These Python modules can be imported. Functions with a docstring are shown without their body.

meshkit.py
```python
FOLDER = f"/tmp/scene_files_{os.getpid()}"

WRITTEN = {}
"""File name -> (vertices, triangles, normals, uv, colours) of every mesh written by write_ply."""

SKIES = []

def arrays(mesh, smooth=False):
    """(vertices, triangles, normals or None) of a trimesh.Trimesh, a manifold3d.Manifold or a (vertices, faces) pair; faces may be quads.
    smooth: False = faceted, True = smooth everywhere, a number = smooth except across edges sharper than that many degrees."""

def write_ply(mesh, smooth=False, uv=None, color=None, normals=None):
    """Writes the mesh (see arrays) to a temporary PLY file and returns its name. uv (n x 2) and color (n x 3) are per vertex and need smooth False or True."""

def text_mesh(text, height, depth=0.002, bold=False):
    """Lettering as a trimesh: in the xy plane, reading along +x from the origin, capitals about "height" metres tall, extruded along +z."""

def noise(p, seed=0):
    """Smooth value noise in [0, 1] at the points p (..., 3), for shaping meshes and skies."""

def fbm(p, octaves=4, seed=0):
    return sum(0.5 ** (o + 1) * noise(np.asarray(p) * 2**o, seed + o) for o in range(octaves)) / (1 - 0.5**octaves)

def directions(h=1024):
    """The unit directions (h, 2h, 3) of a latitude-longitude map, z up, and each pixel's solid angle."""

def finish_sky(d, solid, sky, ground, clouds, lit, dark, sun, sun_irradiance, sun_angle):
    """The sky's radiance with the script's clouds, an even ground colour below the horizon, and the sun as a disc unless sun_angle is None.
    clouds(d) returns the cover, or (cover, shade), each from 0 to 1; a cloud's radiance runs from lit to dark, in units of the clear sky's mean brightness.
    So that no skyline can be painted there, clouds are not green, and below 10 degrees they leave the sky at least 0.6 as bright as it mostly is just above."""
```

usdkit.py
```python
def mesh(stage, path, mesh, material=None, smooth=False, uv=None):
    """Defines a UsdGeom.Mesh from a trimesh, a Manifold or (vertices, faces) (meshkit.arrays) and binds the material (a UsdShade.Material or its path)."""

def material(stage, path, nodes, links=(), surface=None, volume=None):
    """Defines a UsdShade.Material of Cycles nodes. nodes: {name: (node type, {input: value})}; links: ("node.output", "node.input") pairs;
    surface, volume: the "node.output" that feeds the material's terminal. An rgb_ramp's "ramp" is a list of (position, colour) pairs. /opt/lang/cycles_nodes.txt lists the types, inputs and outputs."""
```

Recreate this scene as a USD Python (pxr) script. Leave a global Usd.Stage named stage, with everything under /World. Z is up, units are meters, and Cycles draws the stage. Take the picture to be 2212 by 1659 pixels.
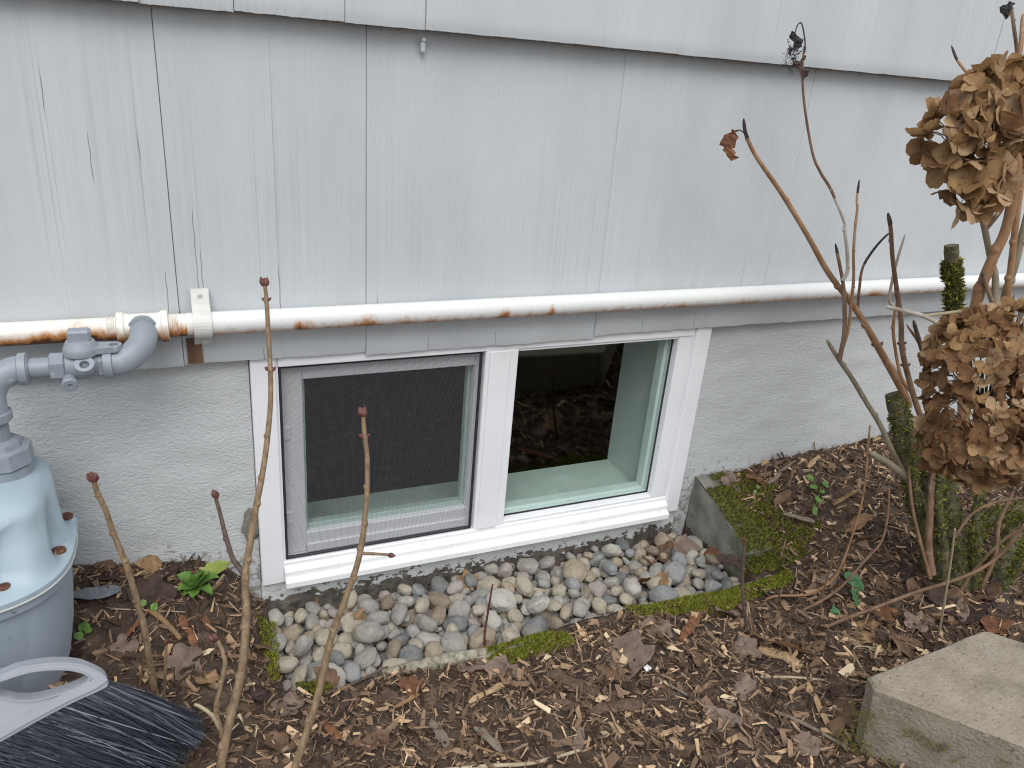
import math, random
import numpy as np, trimesh, usdkit, meshkit
import shapely.geometry as sg
from scipy.interpolate import RBFInterpolator
from pxr import Usd, UsdGeom, UsdLux, UsdShade, Gf, Sdf

stage = Usd.Stage.CreateInMemory()
UsdGeom.SetStageUpAxis(stage, 'Z'); UsdGeom.SetStageMetersPerUnit(stage, 1.0)
UsdGeom.Xform.Define(stage, '/World'); UsdGeom.Scope.Define(stage, '/World/Looks')
rng = np.random.default_rng(7); random.seed(7)

# ---------------------------------------------------------------- camera, sky, sun, exposure
YAW, PITCH, ROLL, FPX = 0.43826779, -0.40436704, 0.08760528, 1667.36
CAM = np.array([0, -1.209, 1.0])
_f = np.array([math.sin(YAW)*math.cos(PITCH), math.cos(YAW)*math.cos(PITCH), math.sin(PITCH)])
_r = np.array([math.cos(YAW), -math.sin(YAW), 0]); _u = np.cross(_r, _f)
CR = math.cos(ROLL)*_r + math.sin(ROLL)*_u; CU = -math.sin(ROLL)*_r + math.cos(ROLL)*_u; CF = _f
cam = UsdGeom.Camera.Define(stage, '/World/camera')
M = Gf.Matrix4d(*CR, 0, *CU, 0, *(-CF), 0, *CAM, 1)
cam.AddTransformOp().Set(M)
cam.CreateHorizontalApertureAttr(36.0); cam.CreateVerticalApertureAttr(27.0)
cam.CreateFocalLengthAttr(36.0*FPX/2212); cam.CreateClippingRangeAttr(Gf.Vec2f(0.02, 2000))
cam.CreateFStopAttr(9.0); cam.CreateFocusDistanceAttr(1.45)
EXPOSURE = 0.93
cam.CreateExposureAttr(EXPOSURE)

SUN_EL, SUN_AZ = math.radians(52), math.radians(200)          # high, behind and to the left of the viewer, veiled by cloud
sd = np.array([math.sin(SUN_AZ)*math.cos(SUN_EL), math.cos(SUN_AZ)*math.cos(SUN_EL), math.sin(SUN_EL)])
dome = UsdLux.DomeLight.Define(stage, '/World/sky')
skym = usdkit.material(stage, '/World/Looks/overcast_sky', {
    'sky': ('sky_texture', {'sky_type': 'single_scattering', 'sun_disc': False, 'sun_elevation': SUN_EL, 'sun_rotation': SUN_AZ}),
    'tc': ('texture_coordinate', {}),
    'no': ('noise_texture', {'scale': 2.2, 'detail': 5.0}),
    'rp': ('rgb_ramp', {'ramp': [(0.3, (6.3, 6.6, 7.0)), (0.7, (8.2, 8.4, 8.7))]}),
    'sz': ('separate_xyz', {}), 'ov': ('map_range', {'from_min': 0.0, 'from_max': 1.0, 'to_min': .42, 'to_max': 1.35, 'clamp': True}), 'cl': ('mix', {'fac': 1.0, 'mix_type': 'multiply'}),
    'mx': ('mix', {'fac': 0.86}), 'bg': ('background_shader', {'strength': 0.1})},
    [('tc.generated', 'sz.vector'), ('sz.z', 'ov.value'), ('rp.color', 'cl.color1'), ('ov.result', 'cl.color2'), ('tc.generated', 'no.vector'), ('no.fac', 'rp.fac'), ('sky.color', 'mx.color1'), ('cl.color', 'mx.color2'), ('mx.color', 'bg.color')], surface='bg.background')
UsdShade.MaterialBindingAPI.Apply(dome.GetPrim()).Bind(skym)
dome.GetPrim().SetCustomDataByKey('kind', 'structure')
sun = UsdLux.DistantLight.Define(stage, '/World/sun')
sun.CreateIntensityAttr(0.25); sun.CreateAngleAttr(35.0); sun.CreateColorAttr(Gf.Vec3f(1, .97, .93))
sun.GetPrim().CreateAttribute('inputs:normalize', Sdf.ValueTypeNames.Bool).Set(True)
zx = sd; xx = np.cross([0, 0, 1], zx); xx /= np.linalg.norm(xx); yx = np.cross(zx, xx)
sun.AddTransformOp().Set(Gf.Matrix4d(*xx, 0, *yx, 0, *zx, 0, 0, 0, 5, 1))

# ---------------------------------------------------------------- helpers
def ray(px, py):
    return (px-1106)/FPX*CR - (py-829.5)/FPX*CU + CF
def at(px, py, y=None, z=None, d=None):
    """the place in the garden seen at a pixel of the 2212 px wide overview: on the plane y, on the level z, at the depth d, else on the ground"""
    v = ray(px, py)
    if y is not None: return CAM + v*(y-CAM[1])/v[1]
    if z is not None: return CAM + v*(z-CAM[2])/v[2]
    if d is not None: return CAM + v*d
    P = CAM + v*(0.1-CAM[2])/v[2]
    for _ in range(6):
        P = CAM + v*(float(gz([P[0]], [P[1]])[0])-CAM[2])/v[2]
    return P
def depth(P): return float((np.asarray(P)-CAM) @ CF)

_used = {}
def path(name, parent=None):
    base = (str(parent.GetPath()) if parent is not None else '/World') + '/' + name
    n = _used.get(base, 0); _used[base] = n+1
    return base if n == 0 else f'{base}_{n:03d}'
def tag(p, label=None, cat=None, group=None, kind=None):
    for k, v in (('label', label), ('category', cat), ('group', group), ('kind', kind)):
        if v: p.SetCustomDataByKey(k, v)
    return p
def thing(name, label, cat, loc=None, group=None):
    x = UsdGeom.Xform.Define(stage, path(name))
    if loc is not None: x.AddTranslateOp().Set(Gf.Vec3d(*map(float, loc)))
    return tag(x.GetPrim(), label, cat, group)
def obj(name, mesh, mat, parent=None, smooth=35, off=None, rnd=0):
    if isinstance(mesh, (list, tuple)) and len(mesh) and not isinstance(mesh[0], np.ndarray): mesh = join(mesh)
    if off is not None:
        v, f, _ = meshkit.arrays(mesh, False); mesh = (v-np.asarray(off), f)
    m = usdkit.mesh(stage, path(name, parent), mesh, LOOK[mat], smooth)
    if rnd:                                                            # a random number for every loose piece of rnd corners
        nv = len(m.GetPointsAttr().Get()); k = np.random.default_rng(nv).uniform(0, 1, nv//rnd+1)
        from pxr import Vt
        UsdGeom.PrimvarsAPI(m).CreatePrimvar('piece', Sdf.ValueTypeNames.FloatArray, 'vertex').Set(Vt.FloatArray.FromNumpy(np.repeat(k, rnd)[:nv].astype(np.float32)))
    return m.GetPrim()
def vf(m):
    if isinstance(m, trimesh.Trimesh): return np.asarray(m.vertices), np.asarray(m.faces)
    return np.asarray(m[0]), np.asarray(m[1])
def join(ms):
    V, F, n = [], [], 0
    for m in ms:
        v, f = vf(m); V.append(v); F.append(f+n); n += len(v)
    return np.concatenate(V), np.concatenate(F)
def box(x0, x1, y0, y1, z0, z1, ch=0.0):
    if ch <= 0:
        b = trimesh.creation.box((x1-x0, y1-y0, z1-z0)); b.apply_translation(((x0+x1)/2, (y0+y1)/2, (z0+z1)/2)); return b
    P = [(sx, sy, sz) for sx in (0, 1) for sy in (0, 1) for sz in (0, 1)]
    pts = []
    for sx, sy, sz in P:
        c = np.array([x1 if sx else x0, y1 if sy else y0, z1 if sz else z0]); s = np.array([1-2*sx, 1-2*sy, 1-2*sz])*ch
        for k in range(3):
            o = s.copy(); o[k] = 0; pts.append(c+o)
    return trimesh.convex.convex_hull(np.array(pts))
def catmull(P, n):
    P = np.asarray(P, float)
    if len(P) < 3: 
        t = np.linspace(0, 1, max(n, 2))[:, None]; return P[0]*(1-t)+P[-1]*t
    Q = np.vstack([2*P[0]-P[1], P, 2*P[-1]-P[-2]]); seg = len(P)-1
    out = []
    for u in np.linspace(0, seg-1e-9, n):
        i = int(u); t = u-i; a, b, c, d = Q[i:i+4]
        out.append(.5*((2*b)+(-a+c)*t+(2*a-5*b+4*c-d)*t*t+(-a+3*b-3*c+d)*t**3))
    return np.array(out)
def tube(P, R, n=8, cap=True, squash=1.0):
    P = np.asarray(P, float); m = len(P); R = np.broadcast_to(np.asarray(R, float), (m,)) if np.ndim(R) else np.full(m, R)
    T = np.gradient(P, axis=0); T /= np.linalg.norm(T, axis=1)[:, None]+1e-12
    a = np.array([0, 0, 1.0]) if abs(T[0][2]) < .9 else np.array([1.0, 0, 0])
    N = np.cross(T[0], a); N /= np.linalg.norm(N); V = []
    for i in range(m):
        N = N-(N@T[i])*T[i]; N /= np.linalg.norm(N); B = np.cross(T[i], N)
        for k in range(n):
            w = 2*math.pi*k/n; V.append(P[i]+R[i]*(math.cos(w)*N+squash*math.sin(w)*B))
    F = []
    for i in range(m-1):
        for k in range(n):
            a0, b0 = i*n+k, i*n+(k+1) % n
            F += [(a0, b0, b0+n), (a0, b0+n, a0+n)]
    if cap:
        V.append(P[0]); V.append(P[-1]); c0, c1 = m*n, m*n+1
        for k in range(n):
            F += [(c0, (k+1) % n, k), (c1, (m-1)*n+k, (m-1)*n+(k+1) % n)]
    return np.array(V), np.array(F)
def cyl(p, q, r, n=20, r2=None):
    return tube([p, q], [r, r if r2 is None else r2], n)
def rings(axis_pts, radii, n=24):
    """a turned shape along a polyline of close points"""
    return tube(np.array(axis_pts, float), np.array(radii, float), n)
def turned(p, d, prof, n=24):
    """a turned solid: p the start, d the unit direction, prof (distance, radius) pairs"""
    p = np.asarray(p, float); d = np.asarray(d, float)/np.linalg.norm(d)
    a = np.array([0, 0, 1.0]) if abs(d[2]) < .9 else np.array([1.0, 0, 0])
    N = np.cross(d, a); N /= np.linalg.norm(N); B = np.cross(d, N); V = []; F = []
    for t, r in prof:
        for k in range(n):
            w = 2*math.pi*(k+.5)/n; V.append(p+d*t+r*(math.cos(w)*N+math.sin(w)*B))
    m = len(prof)
    for i in range(m-1):
        for k in range(n):
            a0, b0 = i*n+k, i*n+(k+1) % n
            F += [(a0, b0, b0+n), (a0, b0+n, a0+n)]
    V.append(p+d*prof[0][0]); V.append(p+d*prof[-1][0])
    for k in range(n):
        F += [(m*n, (k+1) % n, k), (m*n+1, (m-1)*n+k, (m-1)*n+(k+1) % n)]
    return np.array(V), np.array(F)
def blob(c, r, sub=2, amp=.12, sc=3, seed=0, rot=None):
    s = trimesh.creation.icosphere(subdivisions=sub); v = np.asarray(s.vertices)
    v = v*(1+amp*(meshkit.fbm(v*sc+seed*7.3+20, 3, seed)-.5)*2)[:, None]*np.asarray(r)
    if rot is not None: v = v@np.asarray(rot).T
    return v+np.asarray(c), np.asarray(s.faces)
def rotm(rx, ry, rz):
    cx, sx, cy, sy, cz, sz = math.cos(rx), math.sin(rx), math.cos(ry), math.sin(ry), math.cos(rz), math.sin(rz)
    X = np.array([[1, 0, 0], [0, cx, -sx], [0, sx, cx]]); Y = np.array([[cy, 0, sy], [0, 1, 0], [-sy, 0, cy]]); Z = np.array([[cz, -sz, 0], [sz, cz, 0], [0, 0, 1]])
    return Z@Y@X

# ---------------------------------------------------------------- materials
LOOK = {}
def look(name, ramp, scale=20, stretch=(1, 1, 1), detail=4, rough=.7, bump=.0, bscale=None, bdist=.004, island=None, bstretch=None, spec=.5, trans=None, rough2=None, dist=0.0, rnoise=.6, extra=None):
    """a noise-coloured principled material in scene coordinates; island mixes in a ramp by the random number of each loose piece"""
    n = {'g': ('geometry', {}), 'm': ('mapping', {'scale': stretch}), 'n': ('noise_texture', {'scale': scale, 'detail': float(detail), 'roughness': rnoise, 'distortion': dist}),
         'r': ('rgb_ramp', {'ramp': ramp}), 'p': ('principled_bsdf', {'roughness': rough, 'specular_ior_level': spec})}
    l = [('g.position', 'm.vector'), ('m.vector', 'n.vector'), ('n.fac', 'r.fac')]
    col = 'r.color'
    if island:
        n['at'] = ('attribute', {'attribute': 'piece'}); n['ri'] = ('rgb_ramp', {'ramp': island}); n['mi'] = ('mix', {'fac': .75, 'mix_type': 'multiply'})
        l += [('at.fac', 'ri.fac'), ('ri.color', 'mi.color1'), (col, 'mi.color2')]; col = 'mi.color'
    for k, (mask_ramp, color, sc, st) in enumerate(extra or []):
        n[f'xm{k}'] = ('mapping', {'scale': st, 'location': (k*3.7+1, 2.1, k*1.3)}); n[f'xn{k}'] = ('noise_texture', {'scale': sc, 'detail': 5.0, 'roughness': .62})
        n[f'xr{k}'] = ('rgb_ramp', {'ramp': mask_ramp}); n[f'xx{k}'] = ('mix', {'color2': color})
        l += [('g.position', f'xm{k}.vector'), (f'xm{k}.vector', f'xn{k}.vector'), (f'xn{k}.fac', f'xr{k}.fac'), (f'xr{k}.color', f'xx{k}.fac'), (col, f'xx{k}.color1')]; col = f'xx{k}.color'
    l.append((col, 'p.base_color'))
    if bump:
        n['bm'] = ('mapping', {'scale': bstretch or stretch}); n['bn'] = ('noise_texture', {'scale': bscale or scale*3, 'detail': 5.0, 'roughness': .6})
        n['b'] = ('bump', {'strength': bump, 'distance': bdist})
        l += [('g.position', 'bm.vector'), ('bm.vector', 'bn.vector'), ('bn.fac', 'b.height'), ('b.normal', 'p.normal')]
    surf = 'p.BSDF'
    if trans:
        n['t'] = ('translucent_bsdf', {}); n['ms'] = ('mix_closure', {'fac': trans})
        l += [(col, 't.color'), ('p.BSDF', 'ms.closure1'), ('t.BSDF', 'ms.closure2')]; surf = 'ms.closure'
    LOOK[name] = usdkit.material(stage, '/World/Looks/'+name, n, l, surface=surf)
G = lambda v, t=(1, 1, 1): (v*t[0], v*t[1], v*t[2])
wallt = (.955, .998, 1.018)
look('shingle_paint', [(.3, G(.47, wallt)), (.5, G(.51, wallt)), (.7, G(.54, wallt))], 6, (1, 1, .35), rough=.55, bump=.5, bscale=85, bdist=.002, bstretch=(4, 1, .06),
     extra=[([(.69, (0, 0, 0)), (.74, (.45, .45, .45))], (.30, .29, .27), 130, (1, 1, 1)), ([(.68, (0, 0, 0)), (.82, (.4, .4, .4))], (.42, .38, .30), 3.5, (1.5, 1, .5)), ([(.74, (0, 0, 0)), (.755, (.85, .85, .85))], (.12, .12, .12), 95, (1, 1, 1))])
look('bare_wood', [(.3, (.06, .035, .02)), (.7, (.19, .10, .06))], 40, (3, 1, .15), rough=.8, bump=.5)
look('vinyl', [(.3, (.71, .715, .73)), (.7, (.78, .785, .80))], 5, rough=.35, extra=[([(.62, (0, 0, 0)), (.8, (.35, .35, .35))], (.42, .39, .33), 14, (1, 1, .6)), ([(.70, (0, 0, 0)), (.73, (.5, .5, .5))], (.30, .28, .25), 120, (1, 1, 1))])
look('painted_sill', [(.3, (.74, .75, .75)), (.7, (.82, .82, .82))], 12, rough=.5, extra=[([(.6, (0, 0, 0)), (.78, (.4, .4, .4))], (.40, .37, .31), 11, (1, 1, 1)), ([(.67, (0, 0, 0)), (.71, (.6, .6, .6))], (.16, .14, .11), 90, (1, 1, 1))])
look('gasket', [(.3, (.015, .015, .018)), (.7, (.03, .03, .035))], 20, rough=.5)
look('interior_sill', [(.3, (.56, .57, .56)), (.7, (.62, .63, .62))], 8, rough=.6)
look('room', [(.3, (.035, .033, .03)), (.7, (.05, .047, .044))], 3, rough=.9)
look('stucco', [(.3, (.43, .44, .435)), (.7, (.50, .505, .50))], 7, rough=.85, extra=[([(.72, (0, 0, 0)), (.76, (.7, .7, .7))], (.12, .115, .10), 75, (1, 1, 1))])
look('old_concrete', [(.3, (.10, .10, .085)), (.5, (.17, .165, .14)), (.75, (.25, .24, .205))], 18, rough=.95, bump=.7, bscale=160, bdist=.003,
     extra=[([(.55, (0, 0, 0)), (.65, (.8, .8, .8))], (.06, .075, .025), 9, (1, 1, 1))])
look('rim_concrete', [(.3, (.13, .115, .08)), (.5, (.26, .24, .18)), (.75, (.42, .395, .315))], 90, rough=.95, bump=.7, bscale=220, bdist=.003)
look('block_concrete', [(.25, (.19, .158, .118)), (.5, (.265, .226, .172)), (.75, (.33, .288, .228))], 24, rough=.95, bump=1.0, bscale=170, bdist=.004, detail=9, rnoise=.75,
     extra=[([(.60, (0, 0, 0)), (.66, (.8, .8, .8))], (.075, .062, .045), 150, (1, 1, 1)), ([(.60, (0, 0, 0)), (.66, (.6, .6, .6))], (.42, .38, .31), 210, (1, 1, 1)), ([(.56, (0, 0, 0)), (.68, (.6, .6, .6))], (.13, .11, .075), 9, (1, 1, 1)), ([(.60, (0, 0, 0)), (.72, (.5, .5, .5))], (.33, .31, .27), 5, (1, 1, 1))])
look('soil', [(.3, (.028, .018, .012)), (.5, (.065, .043, .029)), (.7, (.13, .088, .058))], 45, rough=.95, bump=.9, bscale=150, bdist=.006, detail=7)
look('mulch_chips', [(.3, (.75, .75, .75)), (.7, (1.1, 1.1, 1.1))], 60, rough=.85, spec=.25, bump=.4, bscale=300, bdist=.002,
     island=[(0, (0.034, 0.021, 0.015)), (.2, (0.086, 0.055, 0.037)), (.45, (0.179, 0.116, 0.074)), (.68, (0.259, 0.171, 0.109)), (.86, (0.395, 0.261, 0.156)), (.95, (0.580, 0.407, 0.250)), (1, (0.670, 0.542, 0.368))])
look('fibres', [(.3, (.75, .75, .75)), (.7, (1.1, 1.1, 1.1))], 60, rough=.9, spec=.2,
     island=[(0, (0.027, 0.017, 0.012)), (.3, (0.082, 0.052, 0.036)), (.65, (0.179, 0.118, 0.080)), (.88, (0.296, 0.200, 0.132)), (1, (0.543, 0.390, 0.245))])
look('flakes', [(.3, (.75, .75, .75)), (.7, (1.1, 1.1, 1.1))], 60, rough=.85, spec=.25, bump=.5, bscale=200, bdist=.003,
     island=[(0, (0.037, 0.021, 0.016)), (.3, (0.092, 0.055, 0.037)), (.6, (0.173, 0.107, 0.069)), (.85, (0.247, 0.165, 0.116)), (.95, (0.346, 0.218, 0.123)), (1, (0.556, 0.390, 0.235))])
WOODS = {'pale_wood': [(.3, (.27, .18, .095)), (.7, (.46, .33, .19))], 'tan_wood': [(.3, (.17, .105, .05)), (.7, (.31, .195, .10))], 'grey_wood': [(.3, (.13, .105, .08)), (.7, (.25, .205, .155))], 'dark_bark': [(.3, (.055, .035, .025)), (.7, (.15, .096, .066))],
         'red_bark': [(.3, (.09, .038, .02)), (.7, (.26, .115, .055))]}
for k, v in WOODS.items(): look(k, v, 70, (1, 1, 1), rough=.85, bump=.8, bscale=140, bdist=.004, spec=.3, dist=1.2)
LEAVES = {'brown_leaf': [(.3, (.09, .052, .032)), (.7, (.20, .122, .075))], 'grey_leaf': [(.3, (.13, .092, .072)), (.7, (.26, .19, .15))], 'tan_leaf': [(.3, (.19, .11, .055)), (.7, (.36, .23, .125))], 'dark_leaf': [(.3, (.03, .02, .017)), (.7, (.085, .054, .044))], 'russet_leaf': [(.3, (.09, .038, .02)), (.7, (.22, .10, .05))]}
for k, v in LEAVES.items(): look(k, v, 55, rough=.75, bump=.6, bscale=120, bdist=.004, trans=.12, spec=.3)
look('black_leaf', [(.3, (.006, .006, .007)), (.7, (.03, .027, .026))], 90, rough=.8, bump=.5)
STONES = {'blue_grey_stone': [(.3, (.15, .16, .172)), (.7, (.235, .245, .255))], 'slate_stone': [(.3, (.06, .07, .08)), (.7, (.125, .14, .155))], 'grey_stone': [(.3, (.19, .185, .17)), (.7, (.29, .28, .26))], 'beige_stone': [(.3, (.26, .23, .175)), (.7, (.38, .342, .27))],
          'tan_stone': [(.3, (.21, .165, .115)), (.7, (.33, .27, .195))], 'pink_stone': [(.3, (.22, .185, .175)), (.7, (.32, .275, .262))], 'pale_stone': [(.3, (.30, .29, .262)), (.7, (.41, .395, .36))], 'brown_stone': [(.3, (.12, .09, .065)), (.7, (.205, .155, .115))]}
for i, (k, v) in enumerate(STONES.items()):
    look(k, v, 60, rough=.7, bump=.35, bscale=200, bdist=.0015, detail=6, spec=.4, dist=.8,
         extra=[([(.57, (0, 0, 0)), (.66, (.6, .6, .6))], tuple(np.array(v[0][1])*.55), 140, (1, 1, 1)), ([(.46, (.12, .12, .12)), (.70, (.62, .62, .62))], (.30, .265, .20), 22, (1, 1, 1))])
look('moss', [(.3, (.8, .8, .8)), (.7, (1.1, 1.1, 1.1))], 70, rough=.9, trans=.2, spec=.2, island=[(0, (.07, .08, .012)), (.45, (.20, .225, .024)), (.85, (.33, .34, .05)), (1, (.40, .36, .10))])
look('dark_moss', [(.3, (.8, .8, .8)), (.7, (1.1, 1.1, 1.1))], 70, rough=.9, trans=.15, spec=.2, island=[(0, (0.039, 0.044, 0.011)), (.55, (0.130, 0.140, 0.022)), (.9, (0.286, 0.286, 0.048)), (1, (0.325, 0.247, 0.096))])
rust1 = (.42, .175, .05); rust2 = (.075, .022, .009)

def pipe_look(name, xr, x0, x1, base=(.66, .665, .645)):
    """white paint that has rusted through at places along the pipe (xr: ramp over x), more on the underside"""
    n = {'g': ('geometry', {}), 'm': ('mapping', {'scale': (1, 1, .5)}), 'n': ('noise_texture', {'scale': 70.0, 'detail': 6.0, 'roughness': .7}),
         'sn': ('separate_xyz', {}), 'sp': ('separate_xyz', {}), 'mx': ('map_range', {'from_min': x0, 'from_max': x1, 'clamp': True}), 'rx': ('rgb_ramp', {'ramp': xr}),
         'dz': ('map_range', {'from_min': -.8, 'from_max': .8, 'to_min': .16, 'to_max': -.22}),
         'a': ('math', {'math_type': 'multiply_add', 'value2': .5}), 'a2': ('math', {'math_type': 'multiply_add', 'value2': .5}), 'bw': ('rgb_to_bw', {}),
         'rp': ('rgb_ramp', {'ramp': [(.40, (0, 0, 0)), (.50, (.35, .35, .35)), (.60, (1, 1, 1))]}), 'rp2': ('rgb_ramp', {'ramp': [(.62, (0, 0, 0)), (.70, (1, 1, 1))]}),
         'x': ('mix', {'color1': base, 'color2': rust1}), 'x2': ('mix', {'color2': rust2}), 'p': ('principled_bsdf', {'roughness': .5}), 'b': ('bump', {'strength': .3, 'distance': .002})}
    l = [('g.position', 'm.vector'), ('m.vector', 'n.vector'), ('g.position', 'sp.vector'), ('sp.x', 'mx.value'), ('mx.result', 'rx.fac'), ('rx.color', 'bw.color'), ('g.normal', 'sn.vector'), ('sn.z', 'dz.value'),
         ('n.fac', 'a.value1'), ('dz.result', 'a.value3'), ('bw.val', 'a2.value1'), ('a.value', 'a2.value3'), ('a2.value', 'rp.fac'), ('a2.value', 'rp2.fac'),
         ('rp.color', 'x.fac'), ('x.color', 'x2.color1'), ('rp2.color', 'x2.fac'), ('x2.color', 'p.base_color'), ('n.fac', 'b.height'), ('b.normal', 'p.normal')]
    LOOK[name] = usdkit.material(stage, '/World/Looks/'+name, n, l, surface='p.BSDF')
look('grey_paint', [(.3, (.20, .225, .255)), (.7, (.265, .295, .325))], 14, rough=.45, bump=.25, bscale=180, bdist=.0015,
     extra=[([(.64, (0, 0, 0)), (.70, (.55, .55, .55))], (.45, .49, .51), 60, (1, 1, 1)), ([(.68, (0, 0, 0)), (.72, (.8, .8, .8))], (.09, .10, .12), 90, (1, 1, 1))])
look('pale_blue_paint', [(.3, (.29, .365, .415)), (.7, (.35, .43, .475))], 5, rough=.5, bump=.15, bscale=150, bdist=.001,
     extra=[([(.70, (0, 0, 0)), (.73, (.8, .8, .8))], (.10, .11, .13), 110, (1, 1, 1)), ([(.58, (0, 0, 0)), (.75, (.5, .5, .5))], (.60, .64, .62), 4, (1, 1, .6))])
look('steel_blue_paint', [(.3, (.25, .30, .35)), (.7, (.32, .37, .42))], 6, rough=.5, bump=.15, bscale=150, bdist=.001, extra=[([(.67, (0, 0, 0)), (.71, (.7, .7, .7))], (.10, .11, .13), 110, (1, 1, .4))])
look('rusty_bolt', [(.3, (.05, .018, .010)), (.6, (.16, .065, .03)), (.75, (.33, .24, .17))], 120, rough=.7, bump=.5)
look('strap_paint', [(.3, (.55, .55, .51)), (.7, (.64, .64, .60))], 20, rough=.45)
look('screw', [(.3, (.35, .35, .35)), (.7, (.5, .5, .5))], 60, rough=.35)
look('broom_plastic', [(.3, (.29, .305, .335)), (.7, (.34, .355, .385))], 6, rough=.42)
look('bristle', [(.3, (.9, .9, .9)), (.7, (1, 1, 1))], 60, rough=.42, island=[(0, (.008, .010, .014)), (.6, (.03, .036, .048)), (.85, (.09, .10, .125)), (1, (.24, .26, .30))])
look('lilac_bark', [(.3, (.13, .082, .044)), (.7, (.29, .205, .12))], 150, (1, 1, .3), rough=.75, bump=.8, bscale=260, bdist=.003, extra=[([(.62, (0, 0, 0)), (.68, (.7, .7, .7))], (.06, .038, .024), 260, (1, 1, .5)), ([(.64, (0, 0, 0)), (.72, (.6, .6, .6))], (.40, .33, .23), 60, (1, 1, .3))])
look('dark_bark_twig', [(.3, (.055, .038, .032)), (.7, (.13, .09, .068))], 110, rough=.7, bump=.5)
look('red_bud', [(.3, (.055, .014, .014)), (.7, (.15, .05, .036))], 160, rough=.5, bump=.3)
look('orange_cane', [(.3, (.17, .085, .04)), (.55, (.28, .155, .075)), (.75, (.38, .245, .14))], 45, (1, 1, .3), rough=.6, bump=.3, bscale=200, bdist=.0015, extra=[([(.60, (0, 0, 0)), (.68, (.6, .6, .6))], (.07, .045, .03), 130, (1, 1, .4)), ([(.62, (0, 0, 0)), (.72, (.5, .5, .5))], (.36, .29, .20), 45, (1, 1, .25))])
look('brown_cane', [(.3, (.10, .055, .032)), (.7, (.22, .13, .075))], 60, (1, 1, .4), rough=.7, bump=.4, bscale=200, bdist=.0015, extra=[([(.60, (0, 0, 0)), (.68, (.6, .6, .6))], (.07, .045, .03), 130, (1, 1, .4)), ([(.62, (0, 0, 0)), (.72, (.5, .5, .5))], (.36, .29, .20), 45, (1, 1, .25))])
look('pale_cane', [(.3, (.28, .24, .19)), (.7, (.48, .43, .37))], 60, (1, 1, .4), rough=.7, bump=.4, bscale=200, bdist=.0015)
look('grey_cane', [(.3, (.14, .115, .075)), (.7, (.27, .23, .155))], 60, (1, 1, .4), rough=.8, bump=.6, bscale=180, bdist=.002, extra=[([(.60, (0, 0, 0)), (.68, (.6, .6, .6))], (.07, .045, .03), 130, (1, 1, .4)), ([(.62, (0, 0, 0)), (.72, (.5, .5, .5))], (.36, .29, .20), 45, (1, 1, .25))])
look('black_tip', [(.3, (.012, .010, .010)), (.7, (.05, .04, .036))], 60, rough=.7)
look('mossy_trunk', [(.3, (.035, .030, .015)), (.5, (.085, .075, .038)), (.7, (.16, .135, .085))], 55, rough=.95, bump=.9, bscale=120, bdist=.006, extra=[([(.52, (0, 0, 0)), (.62, (.8, .8, .8))], (.055, .07, .015), 14, (1, 1, 1))])
look('dry_petal', [(.25, (.16, .088, .036)), (.5, (.32, .19, .085)), (.75, (.48, .32, .165))], 26, rough=.75, bump=.4, bscale=160, bdist=.004, trans=.32, spec=.3)
look('dry_petal_dark', [(.25, (.085, .042, .018)), (.5, (.20, .105, .048)), (.75, (.34, .205, .105))], 26, rough=.75, bump=.4, bscale=160, bdist=.004, trans=.3, spec=.3)
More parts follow.
